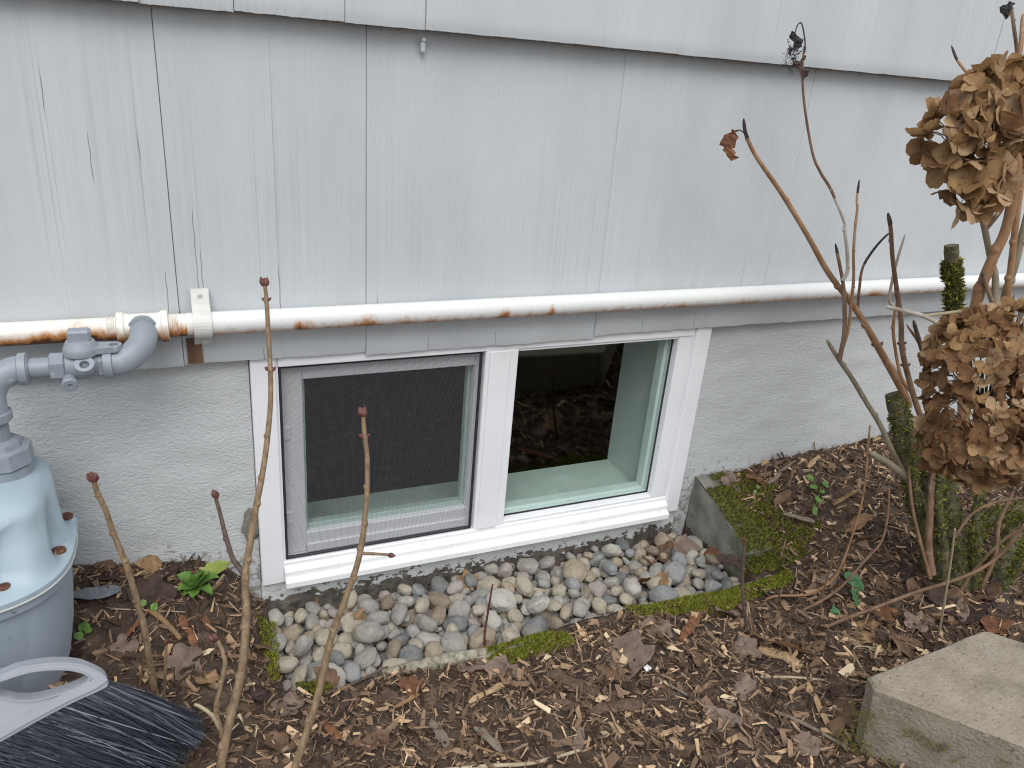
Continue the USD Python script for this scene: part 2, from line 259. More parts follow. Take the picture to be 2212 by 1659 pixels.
look('dry_petal_pale', [(.25, (.24, .15, .075)), (.5, (.42, .28, .16)), (.75, (.54, .40, .25))], 26, rough=.75, bump=.5, bscale=160, bdist=.003, trans=.3, spec=.3)
look('fresh_leaf', [(.3, (.085, .18, .03)), (.7, (.16, .29, .06))], 60, rough=.5, bump=.4, bscale=120, bdist=.003, trans=.2)
look('yellow_leaf', [(.3, (.19, .26, .04)), (.7, (.30, .34, .08))], 60, rough=.55, bump=.4, bscale=120, bdist=.003, trans=.2)
look('ivy_green', [(.3, (.045, .13, .05)), (.7, (.08, .20, .085))], 60, rough=.5, trans=.15)
look('grey_green_leaf', [(.3, (.10, .115, .125)), (.7, (.18, .20, .215))], 90, rough=.7, bump=.3)
look('straw', [(.3, (.30, .24, .15)), (.7, (.42, .35, .24))], 40, rough=.7)
look('paper', [(.3, (.75, .77, .8)), (.7, (.85, .86, .88))], 40, rough=.6)
look('dirt_film', [(.3, (.05, .036, .026)), (.7, (.115, .088, .066))], 45, rough=.95, bump=.9, bscale=130, bdist=.004)
# flaking white paint on the concrete kerb under the window: bare dark concrete breaks through, more of it lower down
n = {'g': ('geometry', {}), 'm': ('mapping', {'scale': (1, 1, 1.3)}), 'n': ('noise_texture', {'scale': 75.0, 'detail': 5.0, 'roughness': .6}), 'n3': ('noise_texture', {'scale': 9.0, 'detail': 2.0}), 's': ('separate_xyz', {}),
     'z': ('map_range', {'from_min': .02, 'from_max': .075, 'to_min': .19, 'to_max': -.34}), 'a': ('math', {'math_type': 'add'}), 'a3': ('math', {'math_type': 'multiply_add', 'value2': .35}), 'r': ('rgb_ramp', {'ramp': [(.70, (0, 0, 0)), (.74, (1, 1, 1))]}),
     'x': ('mix', {'color1': (.56, .57, .555)}), 'c': ('rgb_ramp', {'ramp': [(.3, (.05, .042, .035)), (.7, (.17, .15, .125))]}), 'n2': ('noise_texture', {'scale': 60.0, 'detail': 4.0}), 'p': ('principled_bsdf', {'roughness': .85}), 'b': ('bump', {'strength': .8, 'distance': .004, 'invert': True})}
LOOK['flaking_paint'] = usdkit.material(stage, '/World/Looks/flaking_paint', n, [('g.position', 'm.vector'), ('m.vector', 'n.vector'), ('g.position', 'n3.vector'), ('g.position', 's.vector'), ('s.z', 'z.value'), ('n.fac', 'a.value1'), ('z.result', 'a.value2'), ('n3.fac', 'a3.value1'), ('a.value', 'a3.value3'), ('a3.value', 'r.fac'),
    ('r.color', 'x.fac'), ('g.position', 'n2.vector'), ('n2.fac', 'c.fac'), ('c.color', 'x.color2'), ('x.color', 'p.base_color'), ('n.fac', 'b.height'), ('b.normal', 'p.normal')], surface='p.BSDF')
# stucco with a trowelled, wrinkled relief
def stucco_bump():
    n = {'g': ('geometry', {}), 'm': ('mapping', {'scale': (1, 1, 1.5)}), 'n': ('noise_texture', {'scale': 115.0, 'detail': 3.0, 'distortion': 1.2, 'roughness': .5}), 'n0': ('noise_texture', {'scale': 6.0, 'detail': 3.0}),
         'r': ('rgb_ramp', {'ramp': [(.3, (.47, .482, .482)), (.7, (.505, .517, .517))]}), 'm1': ('mapping', {}), 'n1': ('noise_texture', {'scale': 55.0, 'detail': 4.0, 'roughness': .7}), 'r1': ('rgb_ramp', {'ramp': [(.71, (0, 0, 0)), (.75, (.8, .8, .8))]}), 'x': ('mix', {'color2': (.08, .075, .065)}),
         'cr': ('rgb_ramp', {'ramp': [(.36, (0, 0, 0)), (.5, (.7, .7, .7)), (.62, (1, 1, 1))]}), 'b': ('bump', {'strength': .36, 'distance': .0032}), 'p': ('principled_bsdf', {'roughness': .8}),
         's': ('separate_xyz', {}), 'z': ('map_range', {'from_min': .10, 'from_max': .26, 'to_min': .17, 'to_max': -.05, 'clamp': True}), 'a': ('math', {'math_type': 'add'}), 'r2': ('rgb_ramp', {'ramp': [(.62, (0, 0, 0)), (.74, (.8, .8, .8))]}), 'x2': ('mix', {'color2': (.20, .185, .15)})}
    l = [('g.position', 'm.vector'), ('m.vector', 'n.vector'), ('g.position', 'n0.vector'), ('n0.fac', 'r.fac'), ('g.position', 'n1.vector'), ('n1.fac', 'r1.fac'), ('r.color', 'x.color1'), ('r1.color', 'x.fac'),
         ('g.position', 's.vector'), ('s.z', 'z.value'), ('z.result', 'a.value1'), ('n1.fac', 'a.value2'), ('a.value', 'r2.fac'), ('r2.color', 'x2.fac'), ('x.color', 'x2.color1'), ('x2.color', 'p.base_color'), ('n.fac', 'cr.fac'), ('cr.color', 'b.height'), ('b.normal', 'p.normal')]
    LOOK['stucco'] = usdkit.material(stage, '/World/Looks/wrinkled_stucco', n, l, surface='p.BSDF')
stucco_bump()
# window glass: mirror by fresnel over a greenish clear pane
LOOK['glass'] = usdkit.material(stage, '/World/Looks/window_glass', {'f': ('layer_weight', {'blend': .5}), 'fp': ('math', {'math_type': 'power', 'value2': 5.0}), 'f2': ('math', {'math_type': 'multiply_add', 'value2': .93, 'value3': .05}), 't': ('transparent_bsdf', {'color': (.90, .962, .935)}), 'gl': ('glossy_bsdf', {'color': (1, 1, 1), 'roughness': .0}), 'm': ('mix_closure', {})},
    [('f.facing', 'fp.value1'), ('fp.value', 'f2.value1'), ('f2.value', 'm.fac'), ('t.BSDF', 'm.closure1'), ('gl.BSDF', 'm.closure2')], surface='m.closure')
# insect screen: a woven grid of dark threads, one every 1.5 mm, holes between them
n = {'g': ('geometry', {}), 's': ('separate_xyz', {}), 'd': ('diffuse_bsdf', {'color': (.10, .10, .11)}), 't': ('transparent_bsdf', {'color': (1, 1, 1)}), 'm': ('mix_closure', {}), 'mx': ('math', {'math_type': 'maximum'})}
l = [('g.position', 's.vector')]
for a in 'xz':
    n['k'+a] = ('math', {'math_type': 'multiply', 'value2': 1/.0016}); n['f'+a] = ('math', {'math_type': 'fraction'}); n['l'+a] = ('math', {'math_type': 'less_than', 'value2': .17})
    l += [('s.'+a, f'k{a}.value1'), (f'k{a}.value', f'f{a}.value1'), (f'f{a}.value', f'l{a}.value1'), (f'l{a}.value', 'mx.value1' if a == 'x' else 'mx.value2')]
l += [('mx.value', 'm.fac'), ('t.BSDF', 'm.closure1'), ('d.BSDF', 'm.closure2')]
LOOK['screen_weave'] = usdkit.material(stage, '/World/Looks/screen_weave', n, l, surface='m.closure')

# ---------------------------------------------------------------- ground
_cp = np.array([(-1.5, 0, .20), (-.6, 0, .19), (-.196, 0, .176), (-.05, 0, .155), (.03, 0, .135), (.065, 0, .10), (.088, 0, .035), (.09, -.1, .03), (.085, -.2, .03), (.06, -.1, .085), (.05, -.2, .07),
    (.15, -.26, .040), (.5, -.26, .034), (.95, -.26, .036), (.3, -.34, .05), (.7, -.34, .055), (.0, -.30, .09), (-.1, -.22, .115), (-.2, -.15, .14), (-.5, -.3, .15), (-.1, -.45, .10), (.5, -.50, .065), (1.0, -.45, .07),
    (1.10, 0, .15), (1.12, -.1, .13), (1.12, -.22, .05), (1.28, -.12, .145), (1.57, 0, .186), (1.35, -.42, .125), (1.2, -.3, .07), (2.2, 0, .21), (2.2, -.5, .15), (1.0, -.75, .08), (0, -1, .1), (1, -1.2, .1), (2, -1.2, .12), (-.6, -1, .12), (0, -2, .1), (1.5, -2, .1), (3, -1, .13), (-1.5, -1, .13)], float)
_rbf = RBFInterpolator(_cp[:, :2], _cp[:, 2], kernel='linear', smoothing=0.002)
PIT = (.104, 1.045, -.238)
def gz(x, y):
    x = np.asarray(x, float); y = np.asarray(y, float)
    r = np.hypot(x-.6, y+.4); w = np.clip((r-1.6)/1.5, 0, 1)
    q = np.stack([np.clip(x, -2, 3.5), np.clip(y, -2.5, 0)], -1)
    b = _rbf(q)*(1-w)+.11*w
    p = np.stack([x, y, np.zeros_like(x)], -1)
    near = np.clip(1-(r-3)/3, 0, 1)
    b = b+near*(.020*(meshkit.fbm(p*11+5, 3, 3)-.5)+.011*(meshkit.fbm(p*45+9, 3, 8)-.5))
    return b
def pit(x, y):
    d = np.minimum(np.minimum(x-PIT[0], PIT[1]-x), y-PIT[2])
    return np.clip(d/.012, 0, 1)*(y < .001)
def axis(a, b, step, far, grow=1.22):
    c = list(np.arange(a, b+1e-9, step)); s = step; hi = [c[-1]]
    while hi[-1] < far: s *= grow; hi.append(hi[-1]+s)
    s = step; lo = [c[0]]
    while lo[-1] > -far: s *= grow; lo.append(lo[-1]-s)
    return np.array(lo[:0:-1]+c+hi[1:])
gx = axis(-.6, 2.5, .008, 400); gy = axis(-1.25, .0, .008, 400)
gy = np.array(sorted(list(gy[gy < .004])+[.012, .03, .05, 8.0, 8.1]+list(gy[gy > 9])))
X, Y = np.meshgrid(gx, gy, indexing='ij')
Z = gz(X.ravel(), Y.ravel()).reshape(X.shape)
P_ = pit(X, Y); Z = Z*(1-P_)+P_*(-.085)
under = (X > -3.2) & (X < 5.6) & (Y > .02) & (Y < 8.05); Z = np.where(under, -1.9, Z)
nx, ny = X.shape; idx = np.arange(nx*ny).reshape(nx, ny)
Fq = np.stack([idx[:-1, :-1].ravel(), idx[1:, :-1].ravel(), idx[1:, 1:].ravel(), idx[:-1, 1:].ravel()], -1)
gF = np.concatenate([Fq[:, [0, 1, 2]], Fq[:, [0, 2, 3]]])
ground = obj('ground', (np.stack([X.ravel(), Y.ravel(), Z.ravel()], -1), gF), 'soil', smooth=True); tag(ground, kind='structure', label='dark brown garden soil sloping along the house wall')

# ---------------------------------------------------------------- house
house = thing('house', 'pale grey shingle-sided house wall over a stucco foundation with a white slider window', 'house')
def shingle(x0, x1, z0, z1, y0, y1, thick, seed, cracks=(), groove=.00055, drop=0.0):
    r = np.random.default_rng(seed); nx = max(8, int((x1-x0)/.0025)); nz = 44
    xs = np.linspace(x0, x1, nx+1); xs = np.array(sorted(set(xs[[all(abs(q-c_[0]) > .0011 for c_ in cracks) for q in xs]]) | {c_[0]+o_ for c_ in cracks for o_ in (-.00045, 0, .00045)})); nx = len(xs)-1; ts = np.concatenate([np.linspace(0, .06, 6), np.linspace(.06, 1, nz-5)[1:]])
    g = np.cumsum(r.normal(0, 1, nx+1)); g = r.normal(0, 1, nx+1)*.6+np.interp(xs, np.linspace(x0, x1, 40), r.normal(0, .8, 40))
    amp = np.clip(np.interp(xs, np.linspace(x0, x1, 9), r.uniform(.1, 1.3, 9)), .1, 2)*groove
    edge = drop+(.0016 if z0 < .9 else .0007)*(meshkit.fbm(np.stack([xs*45+seed*9, xs*0, xs*0], -1), 3, seed)-.5)*2+r.normal(0, .00022, nx+1)
    V = np.zeros((nx+1, len(ts), 3)); wave = (meshkit.fbm(np.stack([xs*7+seed, xs*0, xs*0+seed], -1), 2, seed)-.5)*.004
    for j, t in enumerate(ts):
        zz = (z0-edge)*(1-t)+z1*t
        hd = min(t/.02, 1)
        V[:, j, 0] = xs; V[:, j, 2] = zz; V[:, j, 1] = y0*(1-t)+y1*t + g*amp*(.8+.4*math.sin(t*9+seed)) + wave + (1-hd)*.002
    for cx, ca, cb, slope in cracks:
        for j, t in enumerate(ts):
            zz = z0*(1-t)+z1*t
            if ca <= zz <= cb:
                k = int(np.argmin(abs(xs-cx)))
                if 0 < k < nx:
                    V[k, j, 1] += .0028; V[k-1:k+2, j, 0] += slope*.3*(zz-ca)+.0006*math.sin(zz*160)
    n, m = nx+1, len(ts); id_ = np.arange(n*m).reshape(n, m)
    F = np.concatenate([np.stack([id_[:-1, :-1].ravel(), id_[1:, :-1].ravel(), id_[1:, 1:].ravel()], -1), np.stack([id_[:-1, :-1].ravel(), id_[1:, 1:].ravel(), id_[:-1, 1:].ravel()], -1)])
    B = V.copy(); B[:, :, 1] = np.maximum(V[:, :, 1]*0+(y0*(1-ts)+y1*ts)+thick*(1-ts)+.004, V[:, :, 1]+.001)
    F2 = F[:, ::-1]+n*m; S = []
    def strip(a):
        a = np.asarray(a); b = a+n*m
        return np.concatenate([np.stack([a[:-1], b[:-1], b[1:]], -1), np.stack([a[:-1], b[1:], a[1:]], -1)])
    S = [strip(id_[:, 0][::-1]) , strip(id_[-1, :][::-1]), strip(id_[:, -1]), strip(id_[0, :])]
    return np.concatenate([V.reshape(-1, 3), B.reshape(-1, 3)]), np.concatenate([F, F2]+S)
zb, zu = .522, 1.020                                             # butt lines of the two courses
sx_ = lambda px, py: float(at(px, py, y=-.018)[0])
low = [-1.0, -.62, sx_(-190, 400), sx_(362, 400), sx_(792, 400), sx_(1325, 400), sx_(1706, 440), 1.95, 2.35, 2.8]
ck = {3: [(sx_(419, 500), .62, .75, .0), (sx_(437, 600), .62, .69, 0), (sx_(425, 770), .50, .545, 0), (sx_(605, 640), .60, .66, 0), (sx_(570, 760), .50, .54, 0)], 4: [(sx_(815, 640), .60, .63, 0), (sx_(925, 720), .50, .55, .02), (sx_(1070, 720), .50, .545, 0)],
      2: [(sx_(207, 430), .80, .85, .0), (sx_(100, 265), .89, .925, 0), (sx_(300, 320), .83, .86, 0), (sx_(360, 620), .61, .66, 0), (sx_(160, 740), .50, .56, 0)],
      5: [(sx_(1285, 690), .50, .58, .03), (sx_(1500, 680), .50, .57, .0), (sx_(1660, 560), .60, .66, .02), (sx_(1385, 700), .50, .55, 0), (sx_(1605, 580), .6, .65, .03)],
      6: [(sx_(1905, 660), .50, .58, .03), (sx_(1810, 560), .60, .68, .05), (sx_(1960, 540), .6, .66, .04)], 7: [(sx_(2060, 650), .5, .6, .05)]}
for i in range(len(low)-1):
    obj('shingle', shingle(low[i]+.0005, low[i+1]-.0005, zb, 1.11, -.020-.0012*(i % 3), -.007, .014, 20+i, ck.get(i, ()), drop=(.004, -.003, .002, .0, .005, -.002, .001, .003, 0)[i] if i != 5 else -.001), 'shingle_paint', house, smooth=25)
ux_ = lambda px, py: float(at(px, py, y=-.036)[0])
up = [-.8, -.35, ux_(300, 0), ux_(505, 8), ux_(745, 20), ux_(920, 40), ux_(1478, 55), ux_(2140, 150), 2.05, 2.5]
for i in range(len(up)-1):
    obj('shingle', shingle(up[i]+.0005, up[i+1]-.0005, zu, 1.62, -.036-.0012*(i % 2), -.019, .016, 50+i, drop=(.0006, 0, .0008, -.0004, .0006, 0, .0008, 0, .0006)[i]), 'shingle_paint', house, smooth=25)
# the courses above the picture, the stucco below, the closed back of the house
obj('upper_wall', [box(-3, 5.5, .005, .12, 1.62, 3.0), box(-3, -1.0, -.012, .12, .53, 1.62), box(2.8, 5.5, -.012, .12, .53, 1.62), box(-1.0, 2.8, .004, .12, .545, 1.62)], 'shingle_paint', house, smooth=False)
obj('roof', [box(-3.4, 5.9, -.16, 8.4, 3.0, 3.2)], 'dark_bark', house, smooth=False)
obj('rear_wall', [box(-3, -2.88, .12, 8, -1.8, 3.0), box(5.38, 5.5, .12, 8, -1.8, 3.0), box(-2.88, 5.38, 7.88, 8, -1.8, 3.0)], 'room', house, smooth=False)
def stucco_grid(x0, x1, z0, z1, y=0.0, s=.01, amp=.0022, sx=14, sz=32):
    xs = np.linspace(x0, x1, max(2, int((x1-x0)/s)+1)); zs = np.linspace(z0, z1, max(2, int((z1-z0)/s)+1))
    A, Bz = np.meshgrid(xs, zs, indexing='ij'); p = np.stack([A*sx, Bz*sz, A*0], -1)
    Yv = y-amp*(meshkit.fbm(p.reshape(-1, 3), 3, 4).reshape(A.shape)-.5)*2
    id_ = np.arange(A.size).reshape(A.shape)
    F = np.concatenate([np.stack([id_[:-1, :-1].ravel(), id_[1:, :-1].ravel(), id_[1:, 1:].ravel()], -1), np.stack([id_[:-1, :-1].ravel(), id_[1:, 1:].ravel(), id_[:-1, 1:].ravel()], -1)])
    return np.stack([A.ravel(), Yv.ravel(), Bz.ravel()], -1), F
obj('foundation', [stucco_grid(-3, -.5, -.3, .545, s=.05), stucco_grid(-.5, .098, -.3, .545), stucco_grid(1.002, 2.6, -.3, .545), stucco_grid(2.6, 5.5, -.3, .545, s=.05),
    box(-3, .098, .006, .12, -1.8, .5), box(1.002, 5.5, .006, .12, -1.8, .5)], 'stucco', house, smooth=True)
kerb = stucco_grid(.0985, 1.0015, -.2, .0765, y=-.004, s=.006, amp=.003, sx=40, sz=50)
obj('window_kerb', [kerb, box(.0985, 1.0015, .004, .20, -1.8, .076)], 'flaking_paint', house, smooth=True)
dz_ = stucco_grid(.1, 1.03, -.12, .010, y=-.014, s=.006, amp=.008, sx=30, sz=60); v = dz_[0]; v[:, 1] += np.clip((v[:, 2]+.006)/.016, 0, 1)*.024
obj('dirt_ledge', dz_, 'dirt_film', house, smooth=True)
# chipped stucco at the lower left corner of the window, the chip of bare wood under the strap
obj('bare_patch', blob((.088, -.001, .205), (.016, .006, .034), 3, .4, 3, 2), 'old_concrete', house)
obj('bare_patch', box(sx_(405, 770), sx_(438, 770), -.0225, -.018, .5245, .565), 'bare_wood', house, smooth=False)
wh = at(911, 95, y=-.012)
hk = obj('wall_clip', [turned(wh+[0, -.004, .006], (0, -1, 0), [(0, .003), (.007, .003), (.008, .002)], 12), box(wh[0]-.0035, wh[0]+.0035, wh[1]-.010, wh[1]-.001, wh[2]-.012, wh[2]+.004, .002)], 'shingle_paint', house)
# basement window
W0, W1, WB, WT = .0995, 1.0005, .0775, .545
sill = [(.04, .122), (-.009, .122), (-.011, .119), (-.011, .113), (-.020, .1075), (-.022, .105), (-.022, .0945), (-.031, .0915), (-.033, .089), (-.033, .0785), (.04, .0785)]
def extrude_x(prof, x0, x1):
    m = trimesh.creation.extrude_polygon(sg.Polygon(prof), x1-x0); v = np.asarray(m.vertices)
    return np.stack([v[:, 2]+x0, v[:, 0], v[:, 1]], -1), np.asarray(m.faces)
win = obj('window_frame', [box(W0, .1385, -.012, .05, WB, WT, .0015), box(.1388, .1425, -.007, .05, .1225, WT), box(.9630, W1, -.014, .05, WB+.002, WT, .0025), box(.9590, .9627, -.008, .05, .1225, WT),
    box(.1428, .9587, -.012, .05, .5030, WT, .0015)], 'vinyl', house, smooth=False)
obj('window_sill', extrude_x(sill, .1387, .9628), 'painted_sill', win, smooth=False)
obj('mullion', [box(.5045, .5695, -.0115, .048, .1223, .5028, .0015), box(.5120, .5520, -.0145, -.0117, .1227, .5025, .001)], 'vinyl', win, smooth=False)
# fixed right light
R0, R1, RB, RT = .5698, .9588, .1223, .5028
def frame(x0, x1, z0, z1, w, y0, y1, ch=.0012, g=.0002):
    return [box(x0, x0+w, y0, y1, z0, z1, ch), box(x1-w, x1, y0, y1, z0, z1, ch), box(x0+w+g, x1-w-g, y0, y1, z0, z0+w, ch), box(x0+w+g, x1-w-g, y0, y1, z1-w, z1, ch)]
obj('fixed_sash', [box(.9250, R1, -.0085, .040, RB, RT, .0012), box(R0, .9247, -.0085, .04, RB, .1285, .0012), box(R0, .9247, -.0085, .04, .4975, RT, .0012)]+frame(.5705, .9240, .1290, .4970, .008, .022, .046), 'vinyl', win, smooth=False)
obj('pane', box(.5708, .9238, .012, .0155, .1292, .4968), 'glass', win, smooth=False)
obj('gasket', frame(.5703, .9245, .1288, .4972, .0022, .008, .0115, 0), 'gasket', win, smooth=False)
# sliding left sash behind its insect screen
obj('sliding_sash', [box(.1430, .1830, .010, .042, .1230, .5025, .0015), box(.4945, .5040, .010, .042, .1230, .5025, .0015), box(.1833, .4942, .010, .042, .1230, .1630, .0015), box(.1833, .4942, .010, .042, .4690, .5025, .0015), box(.1833, .4942, .006, .0098, .1230, .1400, .001),
    box(.1460, .1600, .006, .0098, .19, .215, .001), box(.1460, .1600, .006, .0098, .36, .385, .001)]+frame(.1835, .4940, .1632, .4688, .006, .030, .046), 'vinyl', win, smooth=False)
obj('pane', box(.1838, .4938, .022, .0255, .1634, .4686), 'glass', win, smooth=False)
sf = obj('screen_frame', frame(.1432, .5005, .1240, .5025, .0042, -.0075, -.001, .0008), 'gasket', win, smooth=False)
xs = np.linspace(.1470, .4965, 12); zs = np.linspace(.1280, .4985, 12); A, Bz = np.meshgrid(xs, zs, indexing='ij'); id_ = np.arange(144).reshape(12, 12)
obj('insect_screen', (np.stack([A.ravel(), -.004+.0008*np.sin(A.ravel()*21)*np.sin(Bz.ravel()*17), Bz.ravel()], -1), np.concatenate([np.stack([id_[:-1, :-1].ravel(), id_[1:, :-1].ravel(), id_[1:, 1:].ravel()], -1), np.stack([id_[:-1, :-1].ravel(), id_[1:, 1:].ravel(), id_[:-1, 1:].ravel()], -1)])), 'screen_weave', sf, smooth=True)
obj('inner_sill', [box(.15, .97, .0505, .198, .098, .110, .003), box(.15, .97, .0505, .060, .1103, .116), box(.15, .97, .0505, .066, .1103, .113)], 'interior_sill', win, smooth=False)
obj('inner_jamb', [box(.933, .97, .0505, .198, .1105, .54), box(.13, .1795, .0505, .198, .1105, .54), box(.1797, .9328, .0505, .198, .512, .54), box(.9265, .9328, .0505, .058, .1165, .512), box(.9295, .9328, .0585, .066, .1135, .512)], 'interior_sill', win, smooth=False)
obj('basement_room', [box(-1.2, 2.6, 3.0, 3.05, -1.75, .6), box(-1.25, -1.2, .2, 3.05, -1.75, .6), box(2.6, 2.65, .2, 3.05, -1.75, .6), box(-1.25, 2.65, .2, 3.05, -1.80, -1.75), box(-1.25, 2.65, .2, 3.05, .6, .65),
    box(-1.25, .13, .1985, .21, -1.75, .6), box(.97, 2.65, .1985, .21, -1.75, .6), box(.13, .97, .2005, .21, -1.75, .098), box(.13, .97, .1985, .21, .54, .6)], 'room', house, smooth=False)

# ---------------------------------------------------------------- gas pipe along the wall
pa, pb = at(520, 695, y=-.045), at(2190, 606, y=-.045)
def pz(x): return pa[2]+(pb[2]-pa[2])*(x-pa[0])/(pb[0]-pa[0])
PR = .0172; xs_ = lambda px: float(at(px, 695, y=-.045)[0])
spots = [(640, .66), (665, .45), (700, .3), (800, .62), (880, .45), (960, .35), (1085, .68), (1115, .35), (1150, .4), (1190, .74), (1240, .15), (1470, .35), (1560, .2), (1700, .3), (1890, .55), (1960, .25), (2120, .2)]
xlo, xhi = -.05, 2.4
def xr_of(extra=0.0):
    st = [(0, (.30+extra,)*3)]
    for px, v_ in spots:
        c = (float(at(px, 690-(px-520)*.053, y=-.05)[0])-xlo)/(xhi-xlo); w = .008
        st += [(c-2.2*w, (.25,)*3), (c, (v_,)*3), (c+1.6*w, (.27,)*3)]
    st = sorted(st); return st
pipe_look('white_pipe', xr_of(), xlo, xhi)
pipe_look('rusty_pipe', [(0, (.75,)*3), (.35, (.55,)*3), (.55, (.72,)*3), (.62, (.85,)*3), (.72, (.6,)*3), (.85, (.45,)*3), (1, (.8,)*3)], -.35, .02, base=(.70, .69, .63))
gp = thing('gas_pipe', 'long white gas pipe with rust spots running across the wall above the window', 'pipe')
def seg(x0, x1, n=2):
    return [np.array([x, -.045, pz(x)]) for x in np.linspace(x0, x1, n)]
xt = -.046                                                             # the tee
obj('pipe', tube(seg(.012, 3.2, 60), PR, 28), 'white_pipe', gp)
dx = np.array([1, 0, (pb[2]-pa[2])/(pb[0]-pa[0])]); dx /= np.linalg.norm(dx)
c0 = np.array([xt, -.045, pz(xt)])
tee = obj('pipe_tee', [turned(c0-dx*.034, dx, [(0, .020), (.001, .0225), (.009, .0225), (.011, .0205), (.018, .0195), (.034, .0198), (.050, .0195), (.057, .0205), (.059, .0228), (.067, .0228), (.068, .020)], 28)], 'rusty_pipe', gp)
obj('pipe_nipple', tube(np.array([c0+dx*.034, c0+dx*.06]), .0165, 24), 'rusty_pipe', gp)
obj('pipe', tube([c0-dx*.6, c0-dx*.034], PR-.001, 28), 'rusty_pipe', gp)
obj('thread', [turned(c0+dx*(.036+.0022*k), dx, [(0, .0166), (.0008, .0176), (.0016, .0166)], 24) for k in range(5)]+[turned(c0-dx*(.046-.002*k), dx, [(0, .0163), (.0008, .0174), (.0016, .0163)], 24) for k in range(5)], 'rusty_pipe', gp)
sx0 = xs_(437); pzs = pz(sx0)                                          # strap
arc = [(-.0175, pzs+.043), (-.0265, pzs+.043), (-.030, pzs+.024)]+[(-.045-math.sin(a)*.0195, pzs+math.cos(a)*.0195) for a in np.linspace(math.radians(25), math.radians(175), 12)]+[(-.035, pzs-.026), (-.0235, pzs-.030), (-.021, pzs-.042)]
arc = np.array(arc[1:]); arc[0] = (-.0225, pzs+.047); S = []
for a, b in zip(arc[:-1], arc[1:]):
    t = (b-a)/np.linalg.norm(b-a); nrm = np.array([-t[1], t[0]])*.0011
    q = [a-nrm-t*.0004, b-nrm+t*.0004, b+nrm+t*.0004, a+nrm-t*.0004]
    S.append(trimesh.convex.convex_hull(np.array([(x, y, z) for x in (sx0-.0125, sx0+.0125) for y, z in q])))
st = obj('pipe_strap', S, 'strap_paint', gp, smooth=30)
obj('screw', [turned((sx0, -.0225, pzs+.036), (0, -1, -.2), [(0, .006), (.002, .006), (.0045, .0042), (.005, .002)], 14), box(sx0-.0035, sx0+.0035, -.0282, -.0268, pzs+.034, pzs+.0355)], 'screw', st)
obj('screw', [turned((sx0+.002, -.023, pzs-.036), (0, -1, -.3), [(0, .006), (.003, .0055), (.005, .003)], 14)], 'strap_paint', st)

# ---------------------------------------------------------------- gas meter at the left edge
gm = thing('gas_meter', 'grey and pale blue gas meter with valve and elbows at the left edge', 'gas meter')
ay, az = -.102, .566                                                   # axis of the valve line
GP = 'grey_paint'
e = []
ctr = np.array([xt, -.045, c0[2]])
path_ = [np.array([xt, -.060, c0[2]-.002])]+[np.array([xt-.030+.030*math.cos(a), ay+.030-.030*math.sin(a), c0[2]-.004-(c0[2]-az-.004)*a/(math.pi/2)]) for a in np.linspace(.0, math.pi/2, 10)]+[np.array([xt-.044, ay, az])]
el = obj('elbow', tube(path_, [.0185]*len(path_), 24), GP, gm)
obj('elbow_collar', turned((xt-.040, ay, az), (-1, 0, 0), [(0, .0185), (.001, .0215), (.011, .0215), (.012, .018)], 24), GP, el)
obj('elbow_collar', turned((xt, -.052, c0[2]-.001), (0, -1, 0), [(0, .0195), (.001, .0215), (.010, .0215), (.011, .0185)], 24), GP, el)
vx = -.122
obj('nipple', tube([(-.250, ay, az), (-.07, ay, az)], .0135, 22), GP, gm)
vb = obj('valve_body', [turned((vx+.034, ay, az), (-1, 0, 0), [(0, .017), (.001, .019), (.015, .019), (.017, .0165)], 6), turned((vx-.020, ay, az), (-1, 0, 0), [(0, .0165), (.002, .0195), (.017, .0195), (.019, .0165)], 6),
    turned((vx+.020, ay, az), (-1, 0, 0), [(0, .015), (.004, .0175), (.010, .0165), (.014, .0190), (.022, .0195), (.030, .0185), (.040, .0165)], 24)], GP, gm)
obj('valve_cap', [turned((vx, ay, az+.014), (0, 0, 1), [(0, .013), (.003, .0215), (.010, .0225), (.014, .0205), (.016, .0195), (.021, .017), (.023, .012)], 28)], GP, vb)
obj('valve_key', box(vx-.0135, vx+.0135, ay-.0095, ay+.0095, az+.034, az+.051, .0025), GP, vb)
def lug(c, l, w, hole, th):
    pg = sg.Point(c[0]+l, 0).buffer(w).union(sg.Polygon([(c[0], -w*1.3), (c[0]+l, -w), (c[0]+l, w), (c[0], w*1.3)])).difference(sg.Point(c[0]+l+.001, 0).buffer(hole))
    m = trimesh.creation.extrude_polygon(pg, th); m.apply_translation((0, c[1], c[2])); return m
obj('locking_lug', lug((vx+.010, ay, az+.019), .028, .0115, .0062, .008), GP, vb)
l2 = trimesh.creation.extrude_polygon(sg.Point(0, 0).buffer(.012).difference(sg.Point(0, -.001).buffer(.006)), .009); l2.apply_transform(trimesh.transformations.rotation_matrix(math.radians(35), (1, 0, 0))); l2.apply_translation((vx+.004, ay-.020, az+.004))
obj('locking_lug', l2, GP, vb)
fp = np.array([vx-.017, ay-.014, az-.013])
obj('plug', turned(fp, (0.1, -1, -.15), [(0, .008), (.010, .008), (.0105, .0098), (.017, .0098), (.0185, .0085), (.0186, .003), (.0165, .0025)], 20), GP, vb)
mcx, mcy = -.232, -.118                                                # down pipe axis
pth = [np.array([-.185, ay, az])]+[np.array([-.198-(.034)*math.sin(a), ay-(ay-mcy)*a/(math.pi/2), az-.034*(1-math.cos(a))]) for a in np.linspace(0, math.pi/2, 9)]+[np.array([mcx, mcy, az-.060])]
e2 = obj('elbow', tube(pth, .0180, 24), GP, gm)
obj('elbow_collar', turned((-.186, ay, az), (-1, 0, 0), [(0, .018), (.001, .0215), (.010, .0215), (.0115, .0178)], 24), GP, e2)
